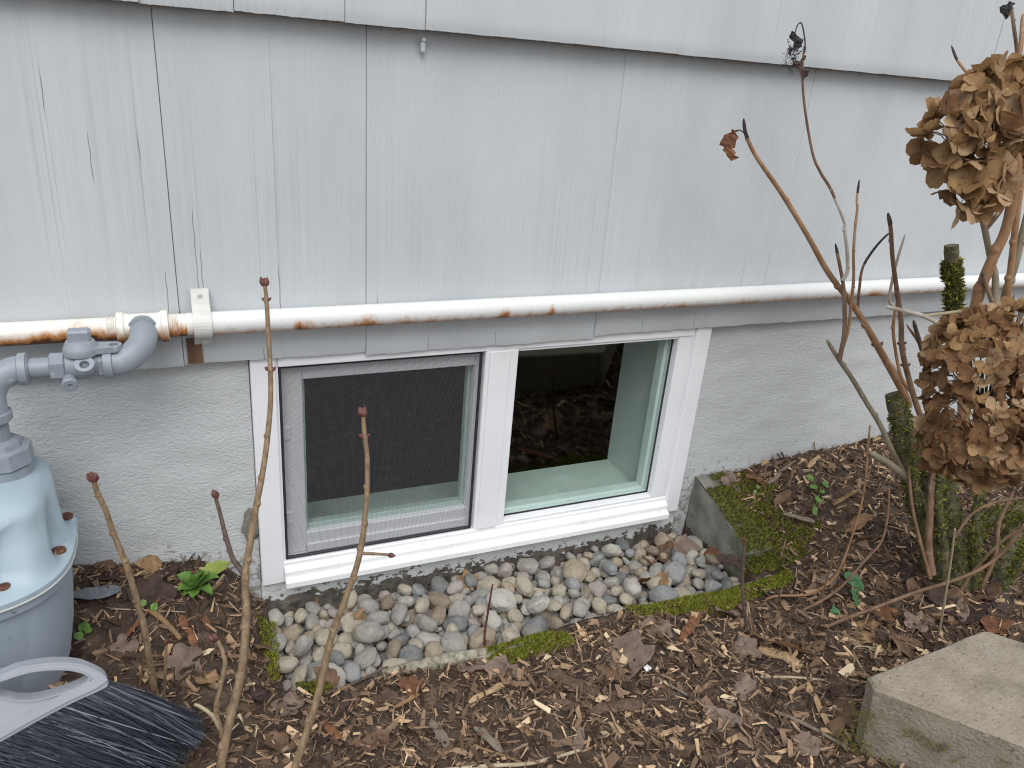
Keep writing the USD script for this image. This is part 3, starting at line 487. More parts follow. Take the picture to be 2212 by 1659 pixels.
obj('elbow_collar', turned((mcx, mcy, az-.05), (0, 0, -1), [(0, .018), (.001, .0215), (.012, .0215), (.013, .018)], 24), GP, e2)
obj('riser', tube([(mcx, mcy, .40), (mcx, mcy, az-.05)], .0150, 22), GP, gm)
obj('union_nut', [turned((mcx, mcy, .476), (0, 0, -1), [(0, .018), (.003, .026), (.010, .028), (.012, .037), (.016, .038), (.034, .038), (.037, .034)], 8), turned((mcx, mcy, .440), (0, 0, -1), [(0, .03), (.002, .034), (.016, .034), (.018, .031), (.028, .033), (.045, .034)], 24)], GP, gm)
bx_, by_, ha, hb = -.300, -.160, .141, .130
def shell(prof, n=160, ex=2.6, pockets=()):
    V, F = [], []
    for z, sx, sy, yo in prof:
        for k in range(n):
            w = 2*math.pi*k/n; c, s_ = math.cos(w), math.sin(w)
            ex_ = ex+(1.6 if z > .40 else 0); X_, Y_ = ha*np.sign(c)*abs(c)**(2/ex_), hb*np.sign(s_)*abs(s_)**(2/ex_); a_ = math.atan2(Y_, X_)
            kk = 1-max([0]+[.17*math.exp(-((a_-q+math.pi) % (2*math.pi)-math.pi)**2/.020) for q in pockets])*(z > .3315)*max(0, min(1, (.41-z)/.05))
            V.append((bx_+sx*X_*kk, by_+yo+sy*Y_*kk, z))
    m = len(prof)
    for i in range(m-1):
        for k in range(n):
            a0, b0 = i*n+k, i*n+(k+1) % n; F += [(a0, b0, b0+n), (a0, b0+n, a0+n)]
    V += [(bx_, by_+prof[0][3], prof[0][0]), (bx_, by_+prof[-1][3], prof[-1][0])]
    for k in range(n): F += [(m*n, (k+1) % n, k), (m*n+1, (m-1)*n+k, (m-1)*n+(k+1) % n)]
    return np.array(V), np.array(F)
top_z = [(.3205, 1.0, 1.0, 0), (.3225, 1.015, 1.015, 0), (.3285, 1.015, 1.015, 0), (.331, .985, .985, 0), (.336, .955, .945, .001), (.350, .925, .90, .004), (.372, .905, .84, .010), (.392, .885, .77, .017), (.406, .86, .71, .022), (.416, .82, .65, .026), (.4225, .765, .585, .028), (.4255, .69, .51, .030), (.4265, .55, .40, .030), (.427, .35, .25, .030)]
BOLT = ((147, 1118), (131, 1193), (9, 1274), (-150, 1300))
pk = [math.atan2(P[1]-by_, P[0]-bx_) for P in (at(*q, z=.331) for q in BOLT)]
cov = obj('upper_case', shell(top_z, pockets=pk), 'pale_blue_paint', gm)
lows = obj('lower_case', shell([(.072, .52, .50, 0), (.080, .62, .60, 0), (.10, .71, .70, 0), (.14, .80, .79, 0), (.19, .87, .86, 0), (.24, .91, .905, 0), (.29, .935, .93, 0), (.300, .94, .935, 0), (.3045, .985, .985, 0), (.3195, 1.0, 1.0, 0)]), 'steel_blue_paint', gm)
obj('seam', shell([(.3190, 1.002, 1.002, 0), (.3193, 1.021, 1.021, 0), (.3210, 1.021, 1.021, 0), (.3213, 1.002, 1.002, 0)]), 'strap_paint', gm)
for px, py in BOLT:
    P = at(px, py, z=.331); cdir = np.array([bx_-P[0], by_-P[1]]); P[:2] += cdir/np.linalg.norm(cdir)*.002
    ea = obj('flange_ear', turned((P[0], P[1], .3085), (0, 0, 1), [(0, .007), (.003, .0125), (.019, .0128), (.0225, .0105), (.023, .006)], 20), 'pale_blue_paint', gm)
    obj('bolt', turned((P[0], P[1], .3312), (0, 0, 1), [(0, .008), (.0005, .0088), (.0045, .0088), (.006, .0065), (.0061, .003), (.005, .002)], 16), 'rusty_bolt', ea)

# ---------------------------------------------------------------- window well
well = thing('window_well', 'weathered concrete window well edging with a sloped wing wall right of the window', 'window well')
def rough(m, amp=.004, sc=25, edge=.02):
    v, f = vf(m); t = trimesh.Trimesh(v, f, process=True)
    t = t.subdivide_to_size(edge) if len(t.faces) else t
    v = np.asarray(t.vertices); nrm = np.asarray(t.vertex_normals)
    return v+nrm*(amp*(meshkit.fbm(v*sc+11, 4, 5)-.5)*2)[:, None], np.asarray(t.faces)
wing = trimesh.convex.convex_hull(np.array([(x, y, z) for x in (1.040, 1.108) for y, z in ((-.004, -.10), (-.004, .158), (-.05, .145), (-.185, .098), (-.205, .085), (-.208, -.10))]))
obj('wing_wall', rough(wing, .004, 22, .012), 'old_concrete', well, smooth=40)
rx = np.linspace(.262, 1.09, 90); ry = -.238-.014*np.sin((rx-.1)/.99*math.pi)
rim_c = np.stack([rx, ry+.003*np.sin(rx*23), .030+.0035*np.sin(rx*7)+.004*np.sin(rx*17+1)], -1)
rv, rf = tube(rim_c, .0108, 10); rv[:, 2] = np.where(rv[:, 2] < .03, rv[:, 2]-.07, rv[:, 2])
obj('rim', (rv+(.003*(meshkit.fbm(rv*60, 3, 2)-.5))[:, None], rf), 'rim_concrete', well, smooth=50)

# ---------------------------------------------------------------- river pebbles, dropped one by one into the well
px0, px1, py0, py1 = .085, 1.055, -.245, .0; hs = .0025
HX = np.arange(px0, px1, hs); HY = np.arange(py0, py1, hs); H = np.full((len(HX), len(HY)), -.060)
Hxx, Hyy = np.meshgrid(HX, HY, indexing='ij'); H += .026*np.clip(-Hyy/.24, 0, 1)+.016*np.clip((Hxx-.3)/.6, 0, 1)
H[Hyy > -.014] = .5; H[(Hyy < -.230)] = np.maximum(H[Hyy < -.230], .012); H[Hxx > 1.040] = .5; H[Hxx < .100] = np.maximum(H[Hxx < .100], .01)
own = np.full(H.shape, -1); stones = []
kinds = list(STONES); kw = np.array([.12, .07, .26, .20, .13, .05, .08, .09]); kw /= kw.sum()
prng = np.random.default_rng(21)
def tops(R, r):
    A = R@np.diag(1/np.asarray(r)**2)@R.T                            # x'Ax = 1
    rx_, ry_ = math.sqrt(np.linalg.inv(A)[0, 0]), math.sqrt(np.linalg.inv(A)[1, 1])
    i = np.arange(-int(rx_/hs), int(rx_/hs)+1); j = np.arange(-int(ry_/hs), int(ry_/hs)+1)
    a, b = np.meshgrid(i*hs, j*hs, indexing='ij')
    qa, qb, qc = A[2, 2], 2*(A[0, 2]*a+A[1, 2]*b), A[0, 0]*a*a+2*A[0, 1]*a*b+A[1, 1]*b*b-1
    D = qb*qb-4*qa*qc; ok = D > 0; s = np.sqrt(np.maximum(D, 0))
    return i, j, ok, (-qb-s)/(2*qa), (-qb+s)/(2*qa)
NST = 1000
for k in range(NST):
    big = prng.random()
    a = np.clip(prng.lognormal(math.log(.0130), .33), .0075, .029)*(1.0 if k < NST*.5 else 1.03)
    r = (a, a*prng.uniform(.58, .94), a*prng.uniform(.44, .74))
    R = rotm(prng.normal(0, .38), prng.normal(0, .38), prng.uniform(0, 6.3))
    i, j, ok, zl, zh = tops(R, r); best = None
    for _ in range(16):
        ci = prng.integers(i[-1]+3, len(HX)-i[-1]-3); cj = prng.integers(j[-1]+1, max(j[-1]+2, len(HY)-j[-1]-6))
        h = H[ci+i[0]:ci+i[-1]+1, cj+j[0]:cj+j[-1]+1]
        if h.shape != zl.shape: continue
        diff = np.where(ok, h-zl, -9); z = np.quantile(diff[ok], .93)
        if best is None or z < best[0]: best = (z, ci, cj)
    if best is None: continue
    z, ci, cj = best
    if z > .042: continue
    hsub = H[ci+i[0]:ci+i[-1]+1, cj+j[0]:cj+j[-1]+1]; osub = own[ci+i[0]:ci+i[-1]+1, cj+j[0]:cj+j[-1]+1]
    new = ok & (zh+z > hsub); hsub[new] = (zh+z)[new]; osub[new] = len(stones)
    stones.append((HX[ci], HY[cj], z, r, R, kinds[prng.choice(len(kinds), p=kw)], ok.sum()))
cnt = np.bincount(own[own >= 0], minlength=len(stones)); shown = [k for k in range(len(stones)) if cnt[k] > .12*stones[k][6]]
shown = sorted(shown, key=lambda k: -cnt[k])[:300]; sset = set(shown)
base_s = trimesh.creation.icosphere(subdivisions=3); bsv, bsf = np.asarray(base_s.vertices), np.asarray(base_s.faces)
small_s = trimesh.creation.icosphere(subdivisions=2)
def stone_mesh(k, lo=False):
    x, y, z, r, R, kind, _ = stones[k]; b = np.asarray(small_s.vertices) if lo else bsv
    e_ = np.sign(b)*np.abs(b)**.86; w = 1+.24*(meshkit.fbm(b*1.1+k*3.1, 2, k)-.5)*2+.06*(meshkit.fbm(b*3.5+k, 2, k+1)-.5)*2
    return (e_*w[:, None]*np.asarray(r))@R.T+np.array([x, y, z]), (np.asarray(small_s.faces) if lo else bsf)
gravel_rest = [stone_mesh(k, True) for k in range(len(stones)) if k not in sset]
if gravel_rest: tag(obj('gravel', gravel_rest, 'grey_stone', smooth=True), 'grey stones lying deeper down between the pebbles in the window well', 'gravel', kind='stuff')
word = {'blue_grey_stone': 'smooth blue-grey', 'slate_stone': 'dark slate', 'grey_stone': 'mid grey', 'beige_stone': 'beige', 'tan_stone': 'warm tan', 'pink_stone': 'pinkish grey', 'pale_stone': 'pale off-white', 'brown_stone': 'brown'}
ordn = ('first', 'second', 'third', 'fourth', 'fifth', 'sixth', 'seventh', 'eighth', 'ninth', 'last')
rowname = ('back row at the wall', 'second row from the wall', 'middle row', 'second row from the rim', 'front row at the rim')
plab = {}
for k in shown:
    x, y, z, r, R, kind, _ = stones[k]
    size = 'large' if r[0] > .0175 else 'small' if r[0] < .0120 else 'middling'
    t = min(9, int((x-.10)/.095)); w = min(4, max(0, int((-y-.015)/.0415)))
    plab.setdefault((size, kind, t, w), []).append(k)
for (size, kind, t, w), ks in plab.items():
    ks.sort(key=lambda k: stones[k][0])
    for q, k in enumerate(ks):
        pre = '' if len(ks) == 1 else ('left ' if q == 0 else 'right ') if len(ks) == 2 else ('leftmost ', 'left ', 'right ', 'rightmost ')[min(q, 3)] if len(ks) > 3 else ('left ', 'centre ', 'right ')[q]
        tag(obj('pebble', stone_mesh(k), kind, smooth=True), f'{pre}{size} {word[kind]} pebble, {rowname[w]}, {ordn[t]} tenth from the left', 'pebble', 'river pebbles in the window well')
def top_at(x, y):
    if px0 < x < px1-hs and py0 < y < py1-hs and x > PIT[0] and y > PIT[2]:
        h = H[int((x-px0)/hs), int((y-py0)/hs)]
        return h if h < .2 else float(gz([x], [y])[0])
    return float(gz([x], [y])[0])

# ---------------------------------------------------------------- moss
def moss(name, label, pts, nrm, mat, size=(.003, .007), per=1):
    pts = np.asarray(pts); n = len(pts); r = np.random.default_rng(n+5)
    d = np.asarray(nrm)+r.normal(0, .55, (n, 3)); d /= np.linalg.norm(d, axis=1)[:, None]
    L = r.uniform(*size, n)[:, None]; s = np.cross(d, r.normal(0, 1, (n, 3))); s /= np.linalg.norm(s, axis=1)[:, None]; w = L*r.uniform(.12, .22, (n, 1))
    t = np.cross(d, s)
    V = np.concatenate([pts-s*w-d*.0015, pts+s*w-d*.0015, pts+d*L*.6+t*w*1.2, pts+d*L+s*w*.3], 1).reshape(-1, 3)
    b = np.arange(n)[:, None]*4; F = np.concatenate([b+[0, 1, 2], b+[1, 3, 2], b+[0, 2, 3]], 0)
    return V, F
mr = np.random.default_rng(3)
def patch_on_ground(pix, n, mound=.010, spread=None, seed=1):
    """points of a cushion lying over the outline seen at pix"""
    pg = sg.Polygon([at(px, py, z=.045)[:2] for px, py in pix]).buffer(.004); x0, y0, x1, y1 = pg.bounds; P = []
    r = np.random.default_rng(seed)
    c = r.uniform((x0, y0), (x1, y1), (n*4, 2)); ins = np.array([pg.contains(sg.Point(q)) for q in c]); c = c[ins][:n]
    dd = np.array([pg.exterior.distance(sg.Point(q)) for q in c])
    rag = meshkit.fbm(np.c_[c*60, c[:, :1]*0], 3, seed); keep = (dd+.016*(rag-.42)) > .0; c, dd = c[keep], dd[keep]
    z = np.maximum(gz(c[:, 0], c[:, 1]), np.where(c[:, 1] > -.262, .036, 0))+mound*np.clip(dd/.02, 0, 1)**.6+.004*meshkit.fbm(np.c_[c*90, c[:, :1]*0], 2, 4)
    return np.c_[c, z], np.tile([0, -.25, 1.0], (len(c), 1))
for nm, lb, pix, n_, mt in (('moss', 'bright yellow-green moss cushion on the well rim, nearer the middle', [(1050, 1398), (1120, 1380), (1180, 1362), (1225, 1375), (1238, 1392), (1160, 1408), (1100, 1425), (1060, 1412)], 3800, 'moss'),
        ('moss', 'long bright green moss strip on the well rim toward the wing wall', [(1350, 1322), (1440, 1305), (1520, 1285), (1610, 1268), (1700, 1240), (1710, 1258), (1650, 1282), (1590, 1302), (1560, 1330), (1480, 1322), (1420, 1330), (1370, 1335)], 6500, 'moss'),
        ('moss', 'thin dark green moss along the left edge of the pebbles', [(555, 1335), (590, 1345), (598, 1400), (600, 1470), (580, 1460), (575, 1400)], 900, 'moss'),
        ('moss', 'small faint green moss patch at the lower left corner of the well', [(640, 1475), (690, 1468), (715, 1478), (690, 1495), (650, 1492)], 700, 'dark_moss')):
    P, N = patch_on_ground(pix, n_, seed=n_)
    tag(obj(nm, moss(nm, lb, P, N, mt), mt, smooth=False, rnd=4), lb, 'moss', kind='stuff')
n_ = 13000; r = np.random.default_rng(9)
c = np.c_[r.uniform(1.038, 1.25, n_), r.uniform(-.235, -.01, n_)]
rag = meshkit.fbm(np.c_[c*26, c[:, :1]*0], 3, 7)
zt = np.interp(-c[:, 1], [0, .05, .185, .205, .212], [.158, .145, .098, .085, .05])
onw = c[:, 0] < 1.108
zz = np.where(onw, zt, np.maximum(gz(c[:, 0], c[:, 1]), zt-(c[:, 0]-1.108)*.55))+.003
keep = rag > .30+.5*np.clip((c[:, 0]-1.13)/.12, 0, 1)+.25*np.clip((.05+c[:, 1])/.05, 0, 1)+.12*np.clip((1.05-c[:, 0])/.02, 0, 1)
P = np.c_[c, zz+.004*rag][keep]
r2 = r.uniform(0, 1, (2600, 2)); e_ = np.c_[1.042+.07*r2[:, 0], np.full(2600, -.209), .085-.11*r2[:, 1]]; e_ = e_[meshkit.fbm(e_*30, 3, 9) > .42]
tag(obj('moss', moss('moss', '', np.vstack([P, e_]), np.vstack([np.tile([0, -.2, 1.0], (len(P), 1)), np.tile([-.1, -1, .4], (len(e_), 1))]), 'dark_moss', (.003, .008)), 'dark_moss', smooth=False, rnd=4), 'dark olive moss blanket over the top of the concrete wing wall', 'moss', kind='stuff')

# ---------------------------------------------------------------- mulch: chips and fibres that nobody could count
def shards(n, lo, hi, wid, thk, r, dens=None, tilt=.35, xr=(-.5, 2.5), yr=(-1.6, -.004), lift=.0):
    P = []
    while sum(map(len, P)) < n:
        c = np.c_[r.uniform(*xr, n), r.uniform(*yr, n)]
        ok = ~((c[:, 0] > PIT[0]-.004) & (c[:, 0] < PIT[1]+.062) & (c[:, 1] > PIT[2]-.016))
        ok &= r.uniform(0, 1, n) < np.clip(1.25+c[:, 1]*.62, .25, 1)          # thinner far from the house
        ok &= meshkit.fbm(np.c_[c*6, c[:, :1]*0], 3, 31) > .30*r.uniform(0, 1.5, n)
        P.append(c[ok])
    c = np.concatenate(P)[:n]
    L = r.uniform(0, 1, n)**1.8*(hi-lo)+lo; W = L*r.uniform(*wid, n); T = np.minimum(W, L*r.uniform(*thk, n))
    U = np.array([(x, y, z) for x in (-.5, .5) for y in (-.5, .5) for z in (-.5, .5)])
    V = U[None]*np.stack([L, W, T], -1)[:, None]
    V[:, :4, 1:] *= r.uniform(.15, 1.0, (n, 1, 1)); V[:, 4:, 1:] *= r.uniform(.35, 1.1, (n, 1, 1))
    V += r.normal(0, 1, V.shape)*np.stack([L*.13, W*.17, T*.2], -1)[:, None]
    a, b, g = r.normal(0, tilt, n), r.normal(0, tilt, n), r.uniform(0, 6.283, n)
    ca, sa, cb, sb, cg, sg_ = np.cos(a), np.sin(a), np.cos(b), np.sin(b), np.cos(g), np.sin(g)
    x, y, z = V[..., 0], V[..., 1], V[..., 2]
    y, z = y*ca[:, None]-z*sa[:, None], y*sa[:, None]+z*ca[:, None]
    x, z = x*cb[:, None]+z*sb[:, None], -x*sb[:, None]+z*cb[:, None]
    x, y = x*cg[:, None]-y*sg_[:, None], x*sg_[:, None]+y*cg[:, None]
    gzz = gz(c[:, 0], c[:, 1]); zz = gzz+T*.3+r.uniform(-.001, .005, n)+abs(np.sin(b))*L*.3+lift
    y_ = np.minimum(y+c[:, 1:2], -.001)
    V = np.stack([x+c[:, :1], y_, z+zz[:, None]], -1)
    F = np.array([(0, 1, 3), (0, 3, 2), (4, 6, 7), (4, 7, 5), (0, 4, 5), (0, 5, 1), (2, 3, 7), (2, 7, 6), (0, 2, 6), (0, 6, 4), (1, 5, 7), (1, 7, 3)])
    return V.reshape(-1, 3), (np.arange(n)[:, None, None]*8+F[None]).reshape(-1, 3)
r1 = np.random.default_rng(101)
tag(obj('bark_mulch', shards(28000, .004, .026, (.15, .48), (.06, .22), r1, tilt=.4), 'mulch_chips', smooth=False, rnd=8), 'brown shredded bark mulch covering the garden bed', 'mulch', kind='stuff')
tag(obj('leaf_litter', shards(2200, .006, .022, (.35, .9), (.02, .06), r1, tilt=.4, lift=.0012), 'flakes', smooth=False, rnd=8), 'broken brown leaf and bark flakes strewn over the mulch', 'litter', kind='stuff')
tag(obj('wood_fibres', shards(60000, .003, .024, (.05, .16), (.04, .12), r1, tilt=.5, lift=.001), 'fibres', smooth=False, rnd=8), 'fine dark wood fibres and crumbs between the mulch chips', 'mulch', kind='stuff')

# ---------------------------------------------------------------- loose wood, leaves and litter on the bed
def nrm_at(x, y, e=.02):
    dx_ = (top_at(x+e, y)-top_at(x-e, y))/(2*e); dy_ = (top_at(x, y+e)-top_at(x, y-e))/(2*e)
    v = np.array([-dx_, -dy_, 1.0]); return v/np.linalg.norm(v)
def slab(A, B, w, th, seed, amp=.25, nseg=7):
    """a ragged splinter of wood or bark from A to B"""
    r = np.random.default_rng(seed); A = np.asarray(A); B = np.asarray(B); d = B-A; L = np.linalg.norm(d); d = d/L
    up = np.array([0, 0, 1.0]); s = np.cross(d, up); s /= np.linalg.norm(s); u = np.cross(s, d); V = []; F = []
    for i in range(nseg+1):
        t = i/nseg; k = (min(1, (t+.04)*5)*min(1, (1.04-t)*5))**.5*(1+r.normal(0, amp*.5))
        c = A+d*L*t+s*r.normal(0, w*.08)+u*(math.sin(t*3.1)*th*.35+r.normal(0, th*.1))
        for yy, zz in ((-1, -.4), (-.9, .5), (-.3, .95+r.normal(0, .2)), (.35, .8+r.normal(0, .25)), (1, .4), (.95, -.5)):
            V.append(c+s*yy*w/2*k*(1+r.normal(0, amp*.3))+u*zz*th/2)
        if i:
            for j in range(6):
                a, b = (i-1)*6+j, (i-1)*6+(j+1) % 6; F += [(a, b+6, b), (a, a+6, b+6)]
    m = nseg*6
    F += [(0, 1, 2), (0, 2, 3), (0, 3, 4), (0, 4, 5), (m, m+2, m+1), (m, m+3, m+2), (m, m+4, m+3), (m, m+5, m+4)]
    return np.array(V), np.array(F)
def on_bed(px, py, lift=.004):
    P = at(px, py)
    for _ in range(5): P = at(px, py, z=top_at(P[0], P[1])+lift)
    return P
# (from, to, width px, thickness factor, material, label)
for k, (a, b, w, th, m, lab) in enumerate([
    ((1266, 1541), (1388, 1518), 30, .35, 'dark_bark', 'dark brown bark slab lying crosswise in the mulch below the moss strip'),
    ((1180, 1458), (1312, 1504), 38, .25, 'dark_bark', 'broad flat dark bark plate in the mulch just in front of the rim'),
    ((885, 1542), (983, 1472), 36, .2, 'dark_bark', 'wide dark bark plate in front of the pale bare rim'),
    ((1013, 1518), (1104, 1470), 15, .5, 'pale_wood', 'long pale wood splinter right of the wide dark bark plate'),
    ((931, 1557), (974, 1622), 20, .5, 'grey_wood', 'grey weathered wood chunk standing steeply in the mulch left of centre'),
    ((1024, 1565), (1085, 1624), 18, .5, 'grey_wood', 'grey weathered wood splinter pointing to the picture bottom centre'),
    ((1474, 1384), (1512, 1316), 22, .45, 'red_bark', 'orange-brown bark chunk at the end of the long moss strip'),
    ((1348, 1548), (1384, 1526), 12, .5, 'pale_wood', 'whitish wood chip on the end of the crosswise bark slab'),
    ((252, 1400), (350, 1286), 9, .5, 'red_bark', 'long orange-brown strip of bark leaning left of the leafy weed'),
    ((388, 1328), (424, 1398), 15, .5, 'red_bark', 'ragged orange and brown bark piece below the leafy weed'),
    ((1420, 1590), (1480, 1575), 12, .5, 'pale_wood', 'pale wood chip lying right of the crosswise bark slab'),
    ((850, 1530), (905, 1500), 10, .5, 'tan_wood', 'tan wood sliver beside the wide dark bark plate'),
    ((1745, 1475), (1800, 1590), 14, .35, 'pale_wood', 'long pale splintered husk beside the concrete block'),
    ((1640, 1400), (1735, 1440), 26, .4, 'pale_wood', 'frayed straw-coloured wood chunk between the moss strip and the block'),
    ((1180, 1510), (1260, 1528), 16, .5, 'dark_bark', 'dark bark stick under the broad flat bark plate'),
    ((1226, 1385), (1262, 1372), 10, .5, 'tan_wood', 'tan chip beside the middle moss cushion'),
    ((820, 1480), (862, 1520), 24, .25, 'dark_bark', 'reddish dark bark flake in front of the left end of the rim'),
    ((1110, 1560), (1150, 1590), 14, .5, 'tan_wood', 'tan wood chunk in the open mulch below the middle of the rim'),
    ((1560, 1610), (1600, 1588), 13, .5, 'pale_wood', 'pale yellow wood chip near the picture bottom right of centre'),
    ((1660, 1046), (1716, 996), 11, .6, 'grey_wood', 'grey stick leaning on the dark clump beside the stucco wall'),
    ((1690, 1110), (1760, 1128), 14, .4, 'grey_wood', 'grey splintered wood piece at the mossy wing wall'),
    ((1800, 1090), (1850, 1060), 10, .5, 'tan_wood', 'tan wood sliver under the hydrangea near the seedling'),
    ((1745, 1010), (1770, 985), 10, .5, 'pale_wood', 'pale chip on the bed close to the stucco wall'),
    ((700, 1560), (735, 1600), 20, .35, 'red_bark', 'rust-brown bark flake between the two tall budding shoots')]):
    A, B = on_bed(*a), on_bed(*b); wd = w*depth(A)/FPX
    tag(obj('bark_piece' if 'bark' in m else 'wood_piece', slab(A, B, wd, wd*th, 300+k), m, smooth=30), lab, 'bark piece' if 'bark' in m else 'wood piece')
def stick(name, pts, rpx, mat, lab, cat='stick', lift=.004, lifts=None, nodes=0, grp=None):
    Q = [on_bed(px, py, (lifts[i] if lifts else lift)) for i, (px, py) in enumerate(pts)]
    n = max(8, len(pts)*5); C = catmull(Q, n); rr = rpx*depth(Q[0])/FPX
    R = np.linspace(rr, rr*.75, n)*(1+.08*np.sin(np.arange(n)*2.1))
    return tag(obj(name, tube(C, R, 7), mat, smooth=60), lab, cat, grp)
stick('stick', [(1088, 1262), (1150, 1272), (1222, 1287)], 5.5, 'straw', 'pale straight stick lying on the pebbles at the back', lift=.010)
stick('stick', [(326, 1318), (358, 1345), (390, 1380)], 7, 'tan_wood', 'short tan stick below the leafy weed', lift=.008)
stick('stick', [(1643, 1462), (1710, 1463), (1783, 1469)], 3.5, 'straw', 'straight pale straw stick left of the concrete block')
stick('stick', [(1674, 1537), (1740, 1565), (1836, 1618)], 5, 'grey_wood', 'grey stick pointing at the lower edge of the block', lift=.008)
stick('stick', [(1560, 1510), (1620, 1540), (1672, 1574)], 4, 'grey_wood', 'thin grey stick left of the stick that points at the block')
stick('stick', [(1024, 1611), (1080, 1630), (1139, 1652)], 3.2, 'tan_wood', 'thin brown twig meeting the pale twig at the picture bottom')
stick('stick', [(960, 1664), (1060, 1654), (1139, 1650), (1200, 1636), (1250, 1621)], 5, 'straw', 'bent pale twig lying along the picture bottom', lift=.008)
stick('stick', [(1779, 1357), (1831, 1335), (1901, 1309), (1976, 1280), (2046, 1259), (2116, 1230), (2164, 1195), (2212, 1134)], 4.5, 'brown_cane', 'long brown cane arching low over the mulch right of the moss strip', lifts=[.004, .02, .04, .055, .075, .10, .14, .20])
stick('stick', [(240, 1315), (310, 1318), (400, 1322)], 1.6, 'straw', 'thin straw thread left of the short tan stick')
stick('stick', [(700, 1500), (760, 1478), (838, 1440)], 4, 'dark_bark_twig', 'dark twig in front of the left end of the rim')
stick('stick', [(1420, 1465), (1500, 1510), (1545, 1530)], 3, 'grey_wood', 'fine grey twig in the open mulch right of the bark plate')
stick('stick', [(1880, 1475), (1845, 1400), (1925, 1405)], 2.0, 'straw', 'thin bent straw behind the concrete block')

def leaf(c, size, nrm, yaw, seed, lobes=5, curl=.35, long=1.0):
    """a dried lobed leaf, crumpled"""
    r = np.random.default_rng(seed); nr, na = 5, 26; V = []; F = []
    th = np.linspace(0, 2*math.pi, na, endpoint=False)
    if lobes: la = r.uniform(.12, .36); out = 1-la+la*np.abs(np.cos(th*lobes/2+r.uniform(0, 3)))**1.3*(1+.3*np.cos(th)) + r.normal(0, .07, na)-.25*np.exp(-((th-r.uniform(0, 6.2))/.35)**2)
    else: out = 1/np.sqrt((np.cos(th)/1.0)**2+(np.sin(th)/.42)**2)+r.normal(0, .03, na)
    V.append((0, 0, 0))
    for i in range(1, nr+1):
        for k in range(na):
            q = i/nr*out[k]*size/2; V.append((q*math.cos(th[k])*long, q*math.sin(th[k]), 0))
    V = np.array(V); ph = r.uniform(0, 50, 3)
    V[:, 2] = curl*size*(meshkit.fbm(V/size*2.6+ph, 3, seed % 97)-.5)*1.5+curl*.8*(V[:, 0]**2+.4*V[:, 1]**2*r.uniform(-1, 1.5))/size*r.choice([-.6, 1])
    V[:, :2] += .10*size*(np.stack([meshkit.fbm(V/size*3+ph+9, 2, 5), meshkit.fbm(V/size*3+ph+29, 2, 6)], -1)-.5)
    V[:, 2] -= np.quantile(V[:, 2], .25)
    for k in range(na): F.append((0, 1+k, 1+(k+1) % na))
    for i in range(nr-1):
        for k in range(na):
            a, b = 1+i*na+k, 1+i*na+(k+1) % na; F += [(a, a+na, b+na), (a, b+na, b)]
    cz, sz = math.cos(yaw), math.sin(yaw); V[:, :2] = V[:, :2]@np.array([[cz, sz], [-sz, cz]])
    n = np.asarray(nrm)/np.linalg.norm(nrm); xa = np.cross([0, 1, 0.01], n); xa /= np.linalg.norm(xa); ya = np.cross(n, xa)
    return V@np.stack([xa, ya, n])+np.asarray(c), np.array(F)
def put_leaf(px, py, spx, mat, lab, seed, lobes=5, curl=.35, tilt=.25, name='dead_leaf', cat='dead leaf', grp=None, lift=.005, long=1.0, yaw=None):
    P = on_bed(px, py, lift); r = np.random.default_rng(seed)
    n = nrm_at(P[0], P[1])+r.normal(0, tilt, 3); n[2] = max(n[2], .25)
    return tag(obj(name, leaf(P, spx*depth(P)/FPX, n, r.uniform(0, 6.3) if yaw is None else yaw, seed, lobes, curl, long), mat, smooth=True), lab, cat, grp)
